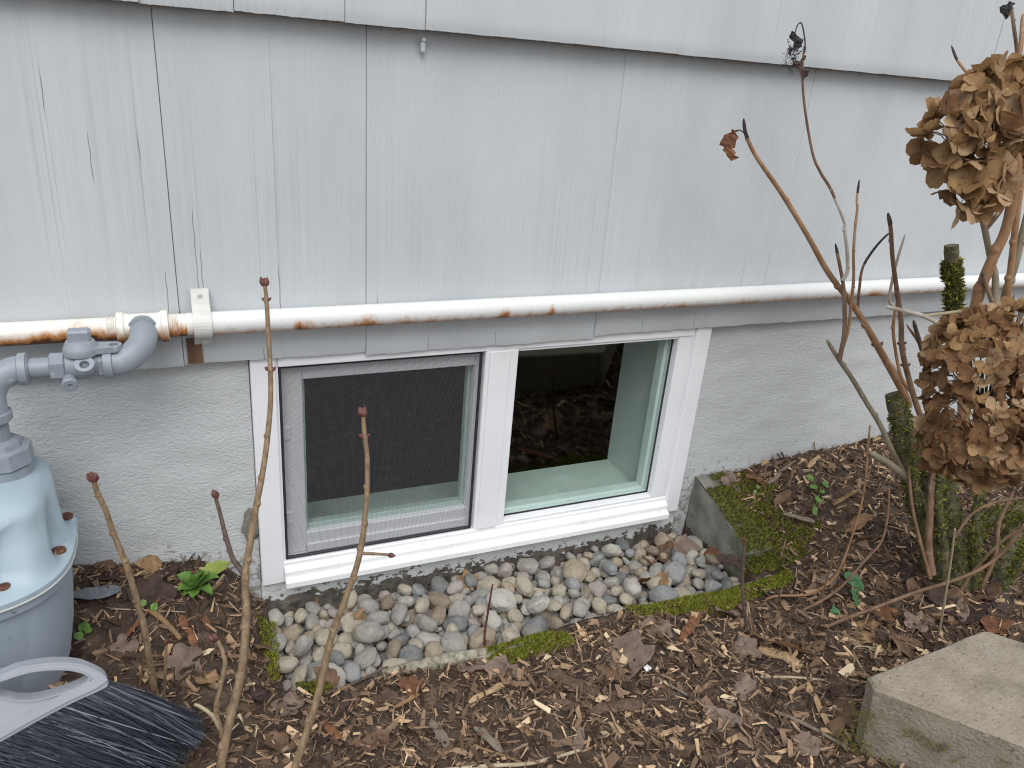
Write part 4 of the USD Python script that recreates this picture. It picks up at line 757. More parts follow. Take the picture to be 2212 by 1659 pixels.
for k, (px, py, s_, m, lab) in enumerate([
    (325, 1222, 55, 'tan_leaf', 'curled tan dead leaf by the wall left of the leafy weed'), (360, 1232, 70, 'dark_leaf', 'dark brown flat dead leaf beside the curled tan leaf at the wall'), (250, 1245, 80, 'dark_leaf', 'dark dead leaf on the soil right of the meter near the wall'),
    (330, 1295, 110, 'dark_leaf', 'large dark dead leaf under the orange bark strip'), (225, 1215, 50, 'brown_leaf', 'brown dead leaf at the wall foot beside the meter'), (270, 1240, 44, 'russet_leaf', 'russet dead leaf behind the grey-green leaf'),
    (445, 1345, 46, 'russet_leaf', 'russet dead leaf right of the ragged bark piece'), (560, 1395, 60, 'brown_leaf', 'brown dead leaf against the left edge of the pebbles'), (395, 1430, 90, 'grey_leaf', 'large greyish-pink dead leaf above the broom'), (440, 1465, 60, 'tan_leaf', 'pale tan torn leaf scrap right of the small budding shoot'),
    (690, 1318, 62, 'tan_leaf', 'orange-tan curled leaf standing on the pebbles at the left'), (1008, 1255, 52, 'tan_leaf', 'pale orange curled leaf on the pebbles below the mullion'), (1085, 1250, 70, 'dark_leaf', 'almost black leaf on the pebbles beside the pale stick'),
    (1440, 1190, 56, 'brown_leaf', 'brown leaf on the pebbles under the right window corner'), (1410, 1215, 60, 'russet_leaf', 'russet leaf among the pebbles at the right window corner'), (1480, 1185, 60, 'grey_leaf', 'greyish leaf wedged in the corner at the wing wall'), (1535, 1205, 60, 'russet_leaf', 'reddish leaf leaning on the face of the wing wall'),
    (1575, 1215, 70, 'dark_leaf', 'dark curled leaf at the foot of the wing wall front'), (1385, 1255, 70, 'russet_leaf', 'dark red leaf between the pebbles in the right half'), (1430, 1255, 50, 'tan_leaf', 'tan curled leaf between the pebbles near the wing wall'), (628, 1420, 40, 'tan_leaf', 'yellow-brown leaf scrap between the pebbles at the lower left'),
    (775, 1330, 36, 'tan_leaf', 'small tan leaf scrap on the pebbles at the left'), (1050, 1420, 84, 'grey_leaf', 'grey lobed leaf hanging over the rim left of the middle moss'), (1085, 1450, 80, 'grey_leaf', 'grey-brown leaf in front of the middle moss cushion'), (1020, 1440, 64, 'grey_leaf', 'torn grey leaf at the end of the bare rim'),
    (1340, 1420, 150, 'grey_leaf', 'very large flat grey-brown leaf in the middle of the mulch'), (1310, 1455, 90, 'brown_leaf', 'brown leaf overlapping the very large flat leaf'), (1425, 1360, 80, 'grey_leaf', 'greyish-pink leaf below the long moss strip'), (1560, 1320, 80, 'grey_leaf', 'pale grey leaf at the right end of the long moss strip'),
    (1690, 1395, 130, 'tan_leaf', 'large flat tan leaf right of the thin upright sprig'), (1760, 1405, 80, 'brown_leaf', 'brown leaf right of the large flat tan leaf'), (1610, 1400, 66, 'grey_leaf', 'grey leaf at the foot of the thin upright sprig'), (1870, 1350, 52, 'tan_leaf', 'yellow-tan lobed leaf under the ivy sprig'), (1868, 1375, 56, 'tan_leaf', 'pale ochre pointed leaf behind the block'),
    (1930, 1385, 90, 'dark_leaf', 'dark brown wide leaf behind the concrete block'), (1920, 1330, 54, 'russet_leaf', 'bright russet leaf under the arching cane'), (1960, 1395, 80, 'brown_leaf', 'brown leaf close behind the block corner'), (2030, 1340, 60, 'tan_leaf', 'tan leaf scrap right of the russet leaf'), (2100, 1330, 90, 'dark_leaf', 'dark leaf under the right end of the cane'),
    (2170, 1290, 90, 'dark_leaf', 'dark crumpled leaf at the right edge behind the block'), (2150, 1350, 60, 'russet_leaf', 'dark russet leaf close behind the block at the right'), (1820, 1540, 66, 'brown_leaf', 'brown crumpled leaf touching the left side of the block'), (1800, 1580, 80, 'brown_leaf', 'large brown leaf against the lower left side of the block'), (1740, 1610, 70, 'grey_leaf', 'grey-brown leaf near the block at the picture bottom'),
    (1640, 1035, 60, 'russet_leaf', 'russet leaf by the wall behind the wing wall'), (1580, 1045, 70, 'grey_leaf', 'pinkish-grey leaf on top of the mossy wing wall'), (1690, 1075, 50, 'brown_leaf', 'brown leaf behind the mossy wing wall'), (1850, 1130, 80, 'tan_leaf', 'pale tan leaf on the bed between the sprouts'), (1730, 1170, 90, 'grey_leaf', 'flat greyish leaf right of the mossy wing wall'),
    (1790, 1250, 54, 'grey_leaf', 'small grey leaf left of the ivy sprig'), (1905, 1265, 60, 'brown_leaf', 'brown curled leaf right of the ivy sprig'), (1940, 1240, 80, 'dark_leaf', 'dark leaf at the foot of the hydrangea'), (1500, 1420, 60, 'brown_leaf', 'brown leaf right of the very large flat leaf'), (1600, 1480, 70, 'grey_leaf', 'grey leaf left of the frayed wood chunk'), (1560, 1545, 90, 'grey_leaf', 'flat grey leaf right of the crosswise bark slab'),
    (700, 1470, 70, 'brown_leaf', 'brown leaf behind the tallest right shoot at the well corner'), (620, 1530, 80, 'grey_leaf', 'grey-brown leaf between the shoots at the lower left'), (560, 1500, 60, 'dark_leaf', 'dark leaf right of the tall budding shoot'), (740, 1520, 70, 'dark_leaf', 'dark leaf in front of the rim corner at the left'), (810, 1600, 80, 'brown_leaf', 'brown leaf near the picture bottom left of centre'), (600, 1610, 70, 'brown_leaf', 'brown leaf at the bottom between the two tallest shoots'),
    (890, 1480, 60, 'russet_leaf', 'russet leaf touching the front of the bare rim'), (1250, 1600, 60, 'grey_leaf', 'greyish leaf above the bent pale twig'), (2060, 1300, 60, 'brown_leaf', 'brown leaf at the foot of the hydrangea on the right'), (1985, 1345, 66, 'grey_leaf', 'grey-brown leaf between the cane and the block'), (150, 1400, 60, 'dark_leaf', 'dark leaf between meter and broom'), (1975, 1275, 60, 'brown_leaf', 'brown leaf leaning on the left foot of the hydrangea'), (2035, 1285, 70, 'dark_leaf', 'dark leaf in front of the hydrangea trunk foot'), (2125, 1285, 80, 'brown_leaf', 'brown leaf under the mossy right branch'), (2185, 1230, 70, 'dark_leaf', 'dark leaf at the right edge under the mossy branch'), (2080, 1320, 60, 'grey_leaf', 'grey-brown leaf just behind the block beside the straw'), (270, 1400, 60, 'grey_leaf', 'grey leaf right of the reddish sprout')]):
    put_leaf(px, py, s_, m, lab, 500+k, lobes=(5, 4, 0, 5)[k % 4] if s_ < 100 else 5, curl=.16 if s_ > 85 else .34)
put_leaf(210, 1280, 98, 'grey_green_leaf', 'long narrow grey-green leaf lying right of the meter', 900, lobes=0, curl=.08, tilt=.05, yaw=.1, lift=.012)
put_leaf(1398, 1442, 17, 'paper', 'tiny white paper scrap in the mulch', 901, lobes=4, curl=.3, name='paper_scrap', cat='scrap', lift=.012)

# ---------------------------------------------------------------- concrete block at the lower right
bz0, bz1 = .055, .200
A_ = at(1849, 1472, z=bz1)[:2]; B_ = at(2128, 1359, z=bz1)[:2]; D_ = at(2212, 1610, z=bz1)[:2]
dAD = D_-A_; D2 = A_+dAD*1.75; C2 = B_+dAD*1.75
def block_mesh(corners, z0, z1, ch, chv):
    pg = sg.Polygon(corners).buffer(-chv, join_style=2).buffer(chv, join_style=3)
    inner = pg.buffer(-ch, join_style=2)
    pts = [(x, y, z) for x, y in pg.exterior.coords[:-1] for z in (z1-ch,)]+[(x+.016, y-.003, z0) for x, y in pg.exterior.coords[:-1]]+[(x, y, z1) for x, y in inner.exterior.coords[:-1]]
    return trimesh.convex.convex_hull(np.array(pts))
bm = rough(block_mesh([A_, B_, C2, D2], bz0, bz1, .0035, .013), .0016, 30, .012)
blk = obj('concrete_block', bm, 'block_concrete', smooth=28)
tag(blk, 'tan concrete garden block with worn edges lying at the lower right', 'concrete block')
e0 = np.array([*A_, 0]); ed = np.array([*dAD, 0]); L_ = np.linalg.norm(ed); ed /= L_; en = np.array([ed[1], -ed[0], 0]); en = en if en@(CAM-e0) > 0 else -en
rr = np.random.default_rng(5); q = np.c_[rr.uniform(.0, L_*1.6, 9000), rr.uniform(.06, .165, 9000)]
qn = meshkit.fbm(np.c_[q*34, q[:, :1]*0], 4, 12); keep = qn > .50+1.6*np.clip(q[:, 1]-.09, 0, 1); q = q[keep]
P = e0+ed*q[:, :1]+np.c_[np.zeros((len(q), 2)), q[:, 1]]+en*.0012
tag(obj('moss', moss('moss', '', P, np.tile(en+np.array([0, 0, .3]), (len(P), 1)), 'dark_moss', (.0015, .0035)), 'dark_moss', smooth=False, rnd=4), 'thin moss and algae growing low on the face of the concrete block', 'moss', kind='stuff')

# ---------------------------------------------------------------- budding lilac shoots
def cane(parent, name, pts, d0, d1, r0, r1, mat, nodes=(), node_r=1.5, n=None, tip=None, nsides=8, wob=.05, seed=0):
    """a woody stem through pixels pts; depth runs from d0 to d1; radii in pixels"""
    pts = np.asarray(pts, float); s = np.r_[0, np.cumsum(np.linalg.norm(np.diff(pts, axis=0), axis=1))]; s /= s[-1]
    Q = [at(px, py, d=d0+(d1-d0)*t) for (px, py), t in zip(pts, s)]
    n = n or max(14, int(len(pts)*7)); C = catmull(Q, n); t = np.linspace(0, 1, n)
    R = (r0+(r1-r0)*t)*(d0+(d1-d0)*t)/FPX*(1+wob*(meshkit.fbm(np.c_[t*14+seed, t*0, t*0], 2, seed)-.5)*2)
    Rt = R.copy()
    if parent.GetName() == 'hydrangea_shrub' and mat != 'mossy_trunk' and mat != 'pale_cane': Rt[-1] *= .35; Rt[-2] *= .75; Rt[-3] *= .92
    m = [tube(C, Rt, nsides)]
    for k in nodes:
        i = min(n-2, max(1, int(k*(n-1)))); dv = C[i+1]-C[i-1]; dv /= np.linalg.norm(dv)
        off = CR*(1 if i % 2 else -1)*R[i]*.22; m.append(turned(C[i]-dv*R[i]*1.3+off, dv+off*40, [(0, R[i]*.75), (R[i]*1.0, R[i]*node_r*.97), (R[i]*1.5, R[i]*node_r*.93), (R[i]*2.4, R[i]*.75)], 8))
    p = obj(name, m, mat, parent, smooth=60)
    if tip:
        k = int(n*(1-tip[1])); obj('tip', tube(C[k:]+CF*-.0003, Rt[k:]*1.09, nsides), tip[0], parent if name == 'stem' else p, smooth=60)
    return C, R, p
def bud(parent, c, d, L, r, mat='red_bud', name='bud'):
    return obj(name, turned(np.asarray(c), d, [(0, r*.45), (L*.15, r*.8), (L*.4, r), (L*.7, r*.72), (L*.92, r*.28), (L, r*.05)], 10), mat, parent, smooth=True)
def buds_top(parent, C, R, k=2, seed=0, s=1.0):
    r = np.random.default_rng(seed); d = C[-1]-C[-3]; d /= np.linalg.norm(d); rr_ = R[-1]
    for i in range(k):
        side = CR*(i-(k-1)/2)*(.7 if k > 2 else 1.3)+r.normal(0, .25, 3); dd = d+side*.35
        bud(parent, C[-1]+side*rr_*.8, dd/np.linalg.norm(dd), rr_*5.2*s*r.uniform(.85, 1.1), rr_*1.75*s)
def node_buds(parent, C, R, ts, seed=0, sc=1.0):
    r = np.random.default_rng(seed)
    for t in ts:
        i = int(t*(len(C)-1)); i = min(max(i, 1), len(C)-2); d = C[i+1]-C[i-1]; d /= np.linalg.norm(d)
        for sgn in (-1, 1):
            v = d*.8+CR*sgn*.8; v /= np.linalg.norm(v); bud(parent, C[i]+CR*sgn*R[i]*.7, v, R[i]*2.3*sc, R[i]*.8*sc)
def base_depth(px, py): return depth(on_bed(px, py, -.01))
sh = thing('lilac_shoot', 'tallest budding brown shoot rising in front of the left window frame', 'shoot', group=None)
dB = depth(at(470, 1700, z=.07))
C, R, _ = cane(sh, 'stem', [(470, 1700), (489, 1590), (510, 1502), (524, 1436), (532, 1327), (529, 1246), (537, 1194), (553, 1095), (565, 1035), (577, 952), (585, 845), (579, 706), (575, 640), (572, 618)], dB, 1.03, 10.5, 3.9, 'lilac_bark', (.07, .13, .21, .29, .385, .45, .555, .625, .71, .80, .91), 1.22, seed=1)
buds_top(sh, C, R, 3, 1, .95); node_buds(sh, C, R, (.80, .915), 2)
C2_, R2_, _ = cane(sh, 'side_stem', [(529, 1243), (516, 1225), (502, 1204), (488, 1160), (475, 1108), (466, 1075)], dB+(1.03-dB)*.40, 1.02, 6.5, 3.8, 'dark_bark_twig', (.25, .6), 1.3, seed=2)
buds_top(sh, C2_, R2_, 2, 3)
sh = thing('lilac_shoot', 'budding shoot crossing the insect screen, with a short side twig', 'shoot')
dB = depth(at(620, 1700, z=.07))
C, R, _ = cane(sh, 'stem', [(617, 1712), (660, 1590), (690, 1490), (715, 1380), (748, 1289), (763, 1246), (773, 1214), (783, 1166), (789, 1107), (793, 1055), (793, 988), (787, 936), (785, 900)], dB, .98, 8.8, 4.8, 'lilac_bark', (.12, .27, .42, .56, .64, .76, .90), 1.22, seed=3)
buds_top(sh, C, R, 2, 4, 1.0); node_buds(sh, C, R, (.905,), 5)
C2_, R2_, _ = cane(sh, 'side_twig', [(776, 1196), (800, 1196), (838, 1198)], dB+(.98-dB)*.63, .99, 4.2, 3.0, 'lilac_bark', (.6,), 1.3)
buds_top(sh, C2_, R2_, 1, 6, 1.1)
sh = thing('lilac_shoot', 'leaning shoot with a dark red bud cluster between meter and weed', 'shoot')
dB = base_depth(340, 1517)
Z2 = lambda L: [(x*.4379, 932.5+y*.4379) for x, y in L]
C, R, _ = cane(sh, 'stem', Z2([(778, 1350), (740, 1140), (710, 960), (680, 850), (635, 690), (600, 600), (560, 500), (520, 385), (480, 300), (464, 245)]), dB, 1.0, 6.8, 5.6, 'lilac_bark', (.10, .36, .52, .67, .88), 1.3, seed=4)
buds_top(sh, C, R, 3, 7, .85)
sh = thing('lilac_shoot', 'short crooked shoot with red buds beside the broom bristles', 'shoot')
dB = base_depth(466, 1640)
C, R, _ = cane(sh, 'stem', Z2([(1062, 1615), (1105, 1540), (1105, 1510), (1090, 1470), (1065, 1370), (1090, 1250), (1110, 1150), (1100, 1090), (1072, 1030)]), dB, dB-.02, 6.5, 4.5, 'lilac_bark', (.3, .5, .65, .85), 1.3, seed=5)
buds_top(sh, C, R, 2, 8, .9); node_buds(sh, C, R, (.86,), 4)
cane(sh, 'side_stem', Z2([(1098, 1490), (1060, 1420), (1030, 1385), (985, 1355), (958, 1345)]), dB-.003, dB-.02, 5.2, 3.4, 'straw', (.4,), 1.2)
sh = thing('lilac_shoot', 'thin upright twig just left of the short crooked shoot', 'shoot')
dB = base_depth(355, 1520)
C, R, _ = cane(sh, 'stem', Z2([(808, 1345), (815, 1180), (820, 1050)]), dB, dB-.05, 3.4, 2.8, 'lilac_bark', (.3, .7), 1.4)
buds_top(sh, C, R, 1, 9, 1.1)
sh = thing('plant_sprout', 'thin rust-red sprout beside the gas meter', 'sprout')
C, R, _ = cane(sh, 'stem', Z2([(352, 1100), (335, 1000), (318, 918)]), base_depth(153, 1414), base_depth(153, 1414)-.05, 3.2, 2.6, 'orange_cane', (.3, .7), 1.3)
sh = thing('plant_sprout', 'thin reddish stalk in the mulch behind the broom', 'sprout')
cane(sh, 'stem', Z2([(685, 1275), (700, 1180), (720, 1060)]), base_depth(300, 1490), base_depth(300, 1490)-.04, 2.2, 1.8, 'orange_cane')
sh = thing('plant_sprout', 'upright brown sprig in the mulch just right of the pebbles', 'sprout')
C, R, _ = cane(sh, 'stem', [(1623, 1381), (1612, 1344), (1604, 1283), (1604, 1239), (1608, 1170)], base_depth(1623, 1381), base_depth(1623, 1381)-.09, 4.2, 3.2, 'dark_bark_twig', (.2, .4, .6, .8), 1.5, seed=6)
buds_top(sh, C, R, 1, 9, .8)
sh = thing('plant_sprout', 'dark slender twig standing among the pebbles in the middle', 'sprout')
cane(sh, 'stem', [(1048, 1400), (1047, 1370), (1056, 1310), (1064, 1262)], base_depth(1048, 1415), base_depth(1048, 1415)-.06, 3.2, 1.8, 'red_bud', (.4,), 1.4)
sh = thing('plant_sprout', 'long thin curved stem rising before the stucco left of the hydrangea', 'sprout')
d0 = base_depth(1643, 1311)
cane(sh, 'stem', [(1643, 1311), (1669, 1289), (1744, 1285), (1779, 1268), (1809, 1239), (1840, 1160), (1866, 1064), (1878, 932), (1881, 922)], d0, 1.42, 3.0, 1.9, 'orange_cane', (.5, .7, .85), 1.4)
sh = thing('plant_sprout', 'bent reddish stem with a pale middle left of the hydrangea foot', 'sprout')
d0 = base_depth(1700, 1335)
cane(sh, 'stem', [(1690, 1338), (1761, 1305), (1814, 1270), (1871, 1208), (1903, 1171), (1917, 1121), (1921, 1055)], d0, 1.45, 3.4, 2.2, 'brown_cane', (.3, .6, .8), 1.4)
sh = thing('plant_sprout', 'straight pale straw standing in front of the hydrangea trunk', 'sprout')
cane(sh, 'stem', [(2028, 1372), (2041, 1296), (2054, 1213), (2063, 1143)], base_depth(2028, 1372), 1.2, 2.4, 1.8, 'straw')
sh = thing('plant_sprout', 'slanting thin brown stalk left of the ivy sprig', 'sprout')
cane(sh, 'stem', [(1766, 1322), (1787, 1248), (1806, 1182)], base_depth(1766, 1322), base_depth(1766, 1322)-.07, 2.0, 1.4, 'brown_cane')

# ---------------------------------------------------------------- small green plants
def blade(base, d, L, w, seed, mat, parent, droop=.5, name='leaf'):
    r = np.random.default_rng(seed); d = np.asarray(d, float)/np.linalg.norm(d); s = np.cross(d, [0, 0, 1.0]); s /= np.linalg.norm(s)+1e-9; u = np.cross(s, d); V = []; F = []; n = 9
    for i in range(n+1):
        t = i/n; ww = w*(math.sin(math.pi*min(t*.96+.04, 1)**.8)**.75*(.35+.65*min(1, t*1.8)))*(1+(.16 if i % 2 else -.05))
        c = base+d*L*t-np.array([0, 0, 1.0])*droop*L*t*t*.5+u*.01*math.sin(t*9+seed)*L
        for k in (-1, -.5, 0, .5, 1): V.append(c+s*k*ww/2+u*(abs(k)**1.4*.22*ww+.05*w*math.sin(t*14+k*2+seed)))
        if i:
            for k in range(4):
                a = (i-1)*5+k; F += [(a, a+1, a+6), (a, a+6, a+5)]
    return obj(name, (np.array(V), np.array(F)), mat, parent, smooth=True)
wd = thing('weed_rosette', 'green toothed weed rosette at the wall left of the window', 'weed')
b0 = on_bed(425, 1272, .002); r = np.random.default_rng(31)
for k, (ex, ey, w, m) in enumerate([(368, 1228, 24, 'fresh_leaf'), (375, 1272, 22, 'fresh_leaf'), (408, 1225, 26, 'fresh_leaf'), (440, 1212, 22, 'fresh_leaf'), (455, 1222, 26, 'fresh_leaf'), (483, 1233, 24, 'fresh_leaf'), (464, 1279, 16, 'fresh_leaf'), (415, 1292, 18, 'fresh_leaf'), (392, 1287, 16, 'fresh_leaf'), (512, 1198, 32, 'yellow_leaf'), (440, 1240, 22, 'fresh_leaf')]):
    E_ = at(ex, ey, d=depth(b0)-.02+.004*(k % 3)-(.02 if ey > 1260 else 0)) if k != 9 else at(ex, ey, y=-.03); v = E_-b0; L = np.linalg.norm(v); v = v+np.array([0, 0, .35*L])
    blade(b0, v, L*1.04, w*1.6*depth(b0)/FPX, 40+k, m, wd, droop=.75)
def round_leaf(c, r_, n, mat, parent, seed, lob=0):
    th = np.linspace(0, 2*math.pi, 15)[:-1]; rr = 1-.3*np.exp(-((th-math.pi)/.35)**2)+lob*np.cos(3*th)*.25
    V = [(0, 0, 0)]+[(r_*.5*q*math.cos(t), r_*.5*q*math.sin(t), .08*r_) for t, q in zip(th, rr)]+[(r_*q*math.cos(t), r_*q*math.sin(t), .12*r_*math.sin(3*t+seed)+.1*r_) for t, q in zip(th, rr)]
    F = [(0, 1+k, 1+(k+1) % 14) for k in range(14)]
    for k in range(14): a, b = 1+k, 1+(k+1) % 14; F += [(a, a+14, b+14), (a, b+14, b)]
    n = np.asarray(n)/np.linalg.norm(n); xa = np.cross([0, 1, .2], n); xa /= np.linalg.norm(xa); ya = np.cross(n, xa); cz, sz = math.cos(seed), math.sin(seed)
    M_ = np.stack([cz*xa+sz*ya, -sz*xa+cz*ya, n]); return obj('leaf', (np.array(V)@M_+np.asarray(c), np.array(F)), mat, parent, smooth=True)
def seedling(lab, spots, foot, mat='fresh_leaf', name='seedling', cat='seedling', lob=0):
    t = thing(name, lab, cat); f0_ = on_bed(*foot, 0); r = np.random.default_rng(len(lab))
    for k, (px, py, s_) in enumerate(spots):
        c = on_bed(px, py, .012+.004*(k % 2)); n = np.array([0, -.45, 1])+r.normal(0, .25, 3)
        round_leaf(c, s_*depth(c)/FPX, n, mat, t, k*1.3+len(lab), lob)
        obj('stalk', tube(catmull([f0_, (f0_+c)/2+[0, 0, .006], c], 6), .0007, 5), 'fresh_leaf', t, smooth=True)
seedling('round-leaved green seedling on the bed right of the mossy wing wall', [(1750, 1032, 8), (1757, 1052, 9), (1783, 1047, 9), (1768, 1080, 9), (1760, 1103, 11), (1776, 1062, 6)], (1768, 1066))
seedling('round-leaved green seedling right beside the gas meter', [(182, 1353, 12), (170, 1373, 10), (190, 1362, 8)], (178, 1368))
seedling('tiny green seedling under the top of the orange bark strip', [(309, 1303, 8), (334, 1311, 9)], (322, 1316))
seedling('tiny yellow-green sprout on the mossy wing wall', [(1637, 1052, 4), (1631, 1062, 4)], (1634, 1060))
seedling('dark green ivy sprig with lobed leaves in the mulch left of the hydrangea', [(1840, 1250, 16), (1854, 1262, 14), (1846, 1284, 13), (1850, 1300, 9)], (1850, 1308), 'ivy_green', 'ivy_sprig', 'ivy', .7)
seedling('single small ivy leaf left of the ivy sprig', [(1803, 1319, 11)], (1806, 1326), 'ivy_green', 'ivy_sprig', 'ivy', .7)

# ---------------------------------------------------------------- hydrangea at the right
hy = thing('hydrangea_shrub', 'bare hydrangea shrub with brown dried flower heads and a mossy trunk', 'shrub')
HB = base_depth(2035, 1240)
def mossy(C, R, n, sz, seed, t0=0, t1=1):
    r = np.random.default_rng(seed); i = (r.uniform(t0, t1, n)*(len(C)-1.01)); k = i.astype(int); f = (i-k)[:, None]
    c = C[k]*(1-f)+C[k+1]*f; T = C[k+1]-C[k]; T /= np.linalg.norm(T, axis=1)[:, None]; d = r.normal(0, 1, (n, 3)); d -= (d*T).sum(1)[:, None]*T; d /= np.linalg.norm(d, axis=1)[:, None]
    fb = meshkit.fbm(c*38+d*.5+seed, 3, seed); keep = fb+.25*(d@np.array([-.3, -.2, .3])) > .44; p = c+d*R[k][:, None]*.97
    return moss('', '', p[keep], d[keep]+T[keep]*.3, 'dark_moss', sz)
tr = [([(2036, 1262), (2015, 1151), (1989, 1077), (1967, 998), (1952, 930), (1940, 885), (1928, 850)], HB, HB-.02, 34, 19, 'mossy_trunk'), ([(2084, 1285), (2072, 1195), (2052, 1108), (2046, 976), (2060, 900)], HB-.02, HB-.10, 27, 19, 'mossy_trunk'),
      ([(2060, 1260), (2090, 1180), (2138, 1125), (2208, 1100), (2290, 1085)], HB-.04, HB-.05, 17, 13, 'mossy_trunk'), ([(2150, 1275), (2170, 1190), (2215, 1120), (2270, 1060)], HB-.02, HB, 24, 16, 'mossy_trunk')]
for k, (p, a, b, r0, r1, m) in enumerate(tr):
    C, R, q_ = cane(hy, 'trunk', p, a, b, r0, r1, m, n=40, nsides=14, wob=.2, seed=60+k)
    tag(obj('moss', mossy(C, R, 2600 if k != 3 else 1200, (.004, .010), k+2), 'dark_moss', q_, smooth=False, rnd=4), kind='stuff')
S8 = lambda L: [(1645.6+x*.3638, 493.7+y*.3638) for x, y in L]
S7 = lambda L: [(1481+x*.3306, y*.3306) for x, y in L]
top = HB-.02
C, R, q_ = cane(hy, 'stump', S8([(1165, 800), (1150, 610), (1140, 400), (1128, 250), (1126, 100)]), HB-.13, HB-.2, 15, 14, 'mossy_trunk', n=30, nsides=12, wob=.12, seed=70)
tag(obj('moss', mossy(C, R, 3000, (.003, .012), 71, 0, .85), 'dark_moss', q_, smooth=False, rnd=4), kind='stuff')
# the long arching cane and its neighbours (pixels from the trunk to the tip)
C1, R1, _ = cane(hy, 'stem', [(1962, 880), (1955, 855), (1900, 755), (1850, 670), (1790, 590), (1745, 510), (1690, 420), (1635, 340), (1612, 292), (1606, 256)], top, 1.27, 8.5, 3.4, 'orange_cane', (.16, .30, .42, .66, .88), 1.2, tip=('black_tip', .14), seed=80)
cane(hy, 'stem', S8([(890, 1500), (830, 1430), (760, 1290), (700, 1160), (620, 1030), (530, 880), (460, 780), (385, 660)]), top, top-.09, 6.5, 4.5, 'grey_cane', (.5, .82), 1.25, seed=81)
cane(hy, 'stem', S8([(460, 785), (490, 620), (490, 430), (480, 310), (437, 90)]), top-.085, top-.13, 5.2, 3.4, 'brown_cane', (.6,), 1.25, tip=('black_tip', .06), seed=82)
cane(hy, 'stem', S8([(480, 310), (508, 250), (505, 120), (490, 0)])+[(1824, 480), (1795, 410), (1772, 372), (1755, 330), (1738, 230), (1733, 150), (1738, 100)], top-.12, 1.27, 4.0, 2.2, 'pale_cane', (.12, .30, .5, .75), 1.3, tip=('brown_cane', .52), seed=83)
C2, R2, _ = cane(hy, 'stem', [(1738, 112), (1739, 90), (1734, 58), (1729, 49), (1722, 56), (1717, 74)], 1.27, 1.26, 1.7, 1.3, 'black_tip')
cane(hy, 'stem', S8([(460, 770), (515, 590), (530, 450), (545, 300), (545, 130), (555, -10)])+[(1852, 450), (1851, 430), (1856, 388)], top-.085, 1.36, 3.6, 2.3, 'orange_cane', (.35, .5, .65, .8), 1.25, tip=('black_tip', .09), seed=84)
cane(hy, 'stem', S8([(940, 1060), (860, 930), (800, 840), (720, 750), (650, 630), (600, 560), (570, 480)]), top, top-.08, 3.6, 3.4, 'pale_cane', (.4, .75), 1.25, seed=85)
cane(hy, 'stem', S8([(570, 480), (580, 350), (600, 230), (660, 130), (720, 60), (758, 25)]), top-.08, top-.14, 3.2, 1.9, 'brown_cane', (.3, .5), 1.25, tip=('black_tip', .55), seed=86)
CT, RT, _ = cane(hy, 'stem', [(2012, 945), (2002, 923), (1984, 887), (1966, 828), (1949, 756), (1946, 690), (1937, 625), (1928, 556), (1924, 494), (1918, 460)], HB-.10, 1.22, 7.5, 4.0, 'brown_cane', (.2, .45, .62, .85), 1.2, tip=('dark_bark_twig', .10), seed=87)
cane(hy, 'stem', S8([(875, 960), (830, 890), (800, 760), (780, 600), (790, 480), (758, 430), (768, 340), (800, 200), (850, 35)]), HB-.06, 1.33, 4.0, 2.6, 'orange_cane', (.22, .4, .7, .85), 1.25, tip=('pale_cane', .5), seed=88)
cane(hy, 'stem', S8([(1000, 980), (1000, 880), (970, 780), (930, 650), (900, 545)]), HB-.10, 1.30, 6.2, 4.2, 'dark_bark_twig', (.3, .7), 1.2, seed=89)
cane(hy, 'stem', S8([(975, 1080), (960, 980), (975, 880), (940, 700), (860, 570)]), HB-.05, 1.40, 4.0, 2.6, 'brown_cane', (.4, .8), 1.2, seed=96)
cane(hy, 'stem', S8([(1240, 660), (1150, 620), (960, 520), (745, 465)]), 1.15, 1.22, 5.4, 4.4, 'pale_cane', (.5,), 1.2, seed=90)
cane(hy, 'stem', S8([(960, 520), (1150, 495), (1400, 462), (1600, 440)]), 1.19, 1.14, 4.0, 3.2, 'straw', (.4, .8), 1.25, seed=91)
cane(hy, 'stem', [(1995, 1100), (1975, 1050), (1922, 1003), (1878, 978)], HB-.03, HB-.10, 9, 7.5, 'grey_cane', (.5,), 1.15, seed=92)
cane(hy, 'stem', [(2014, 1240), (2006, 1173), (2011, 1086), (2019, 989), (2030, 900)], HB-.06, HB-.12, 8.0, 7.0, 'brown_cane', (.2, .6), 1.1, seed=93)
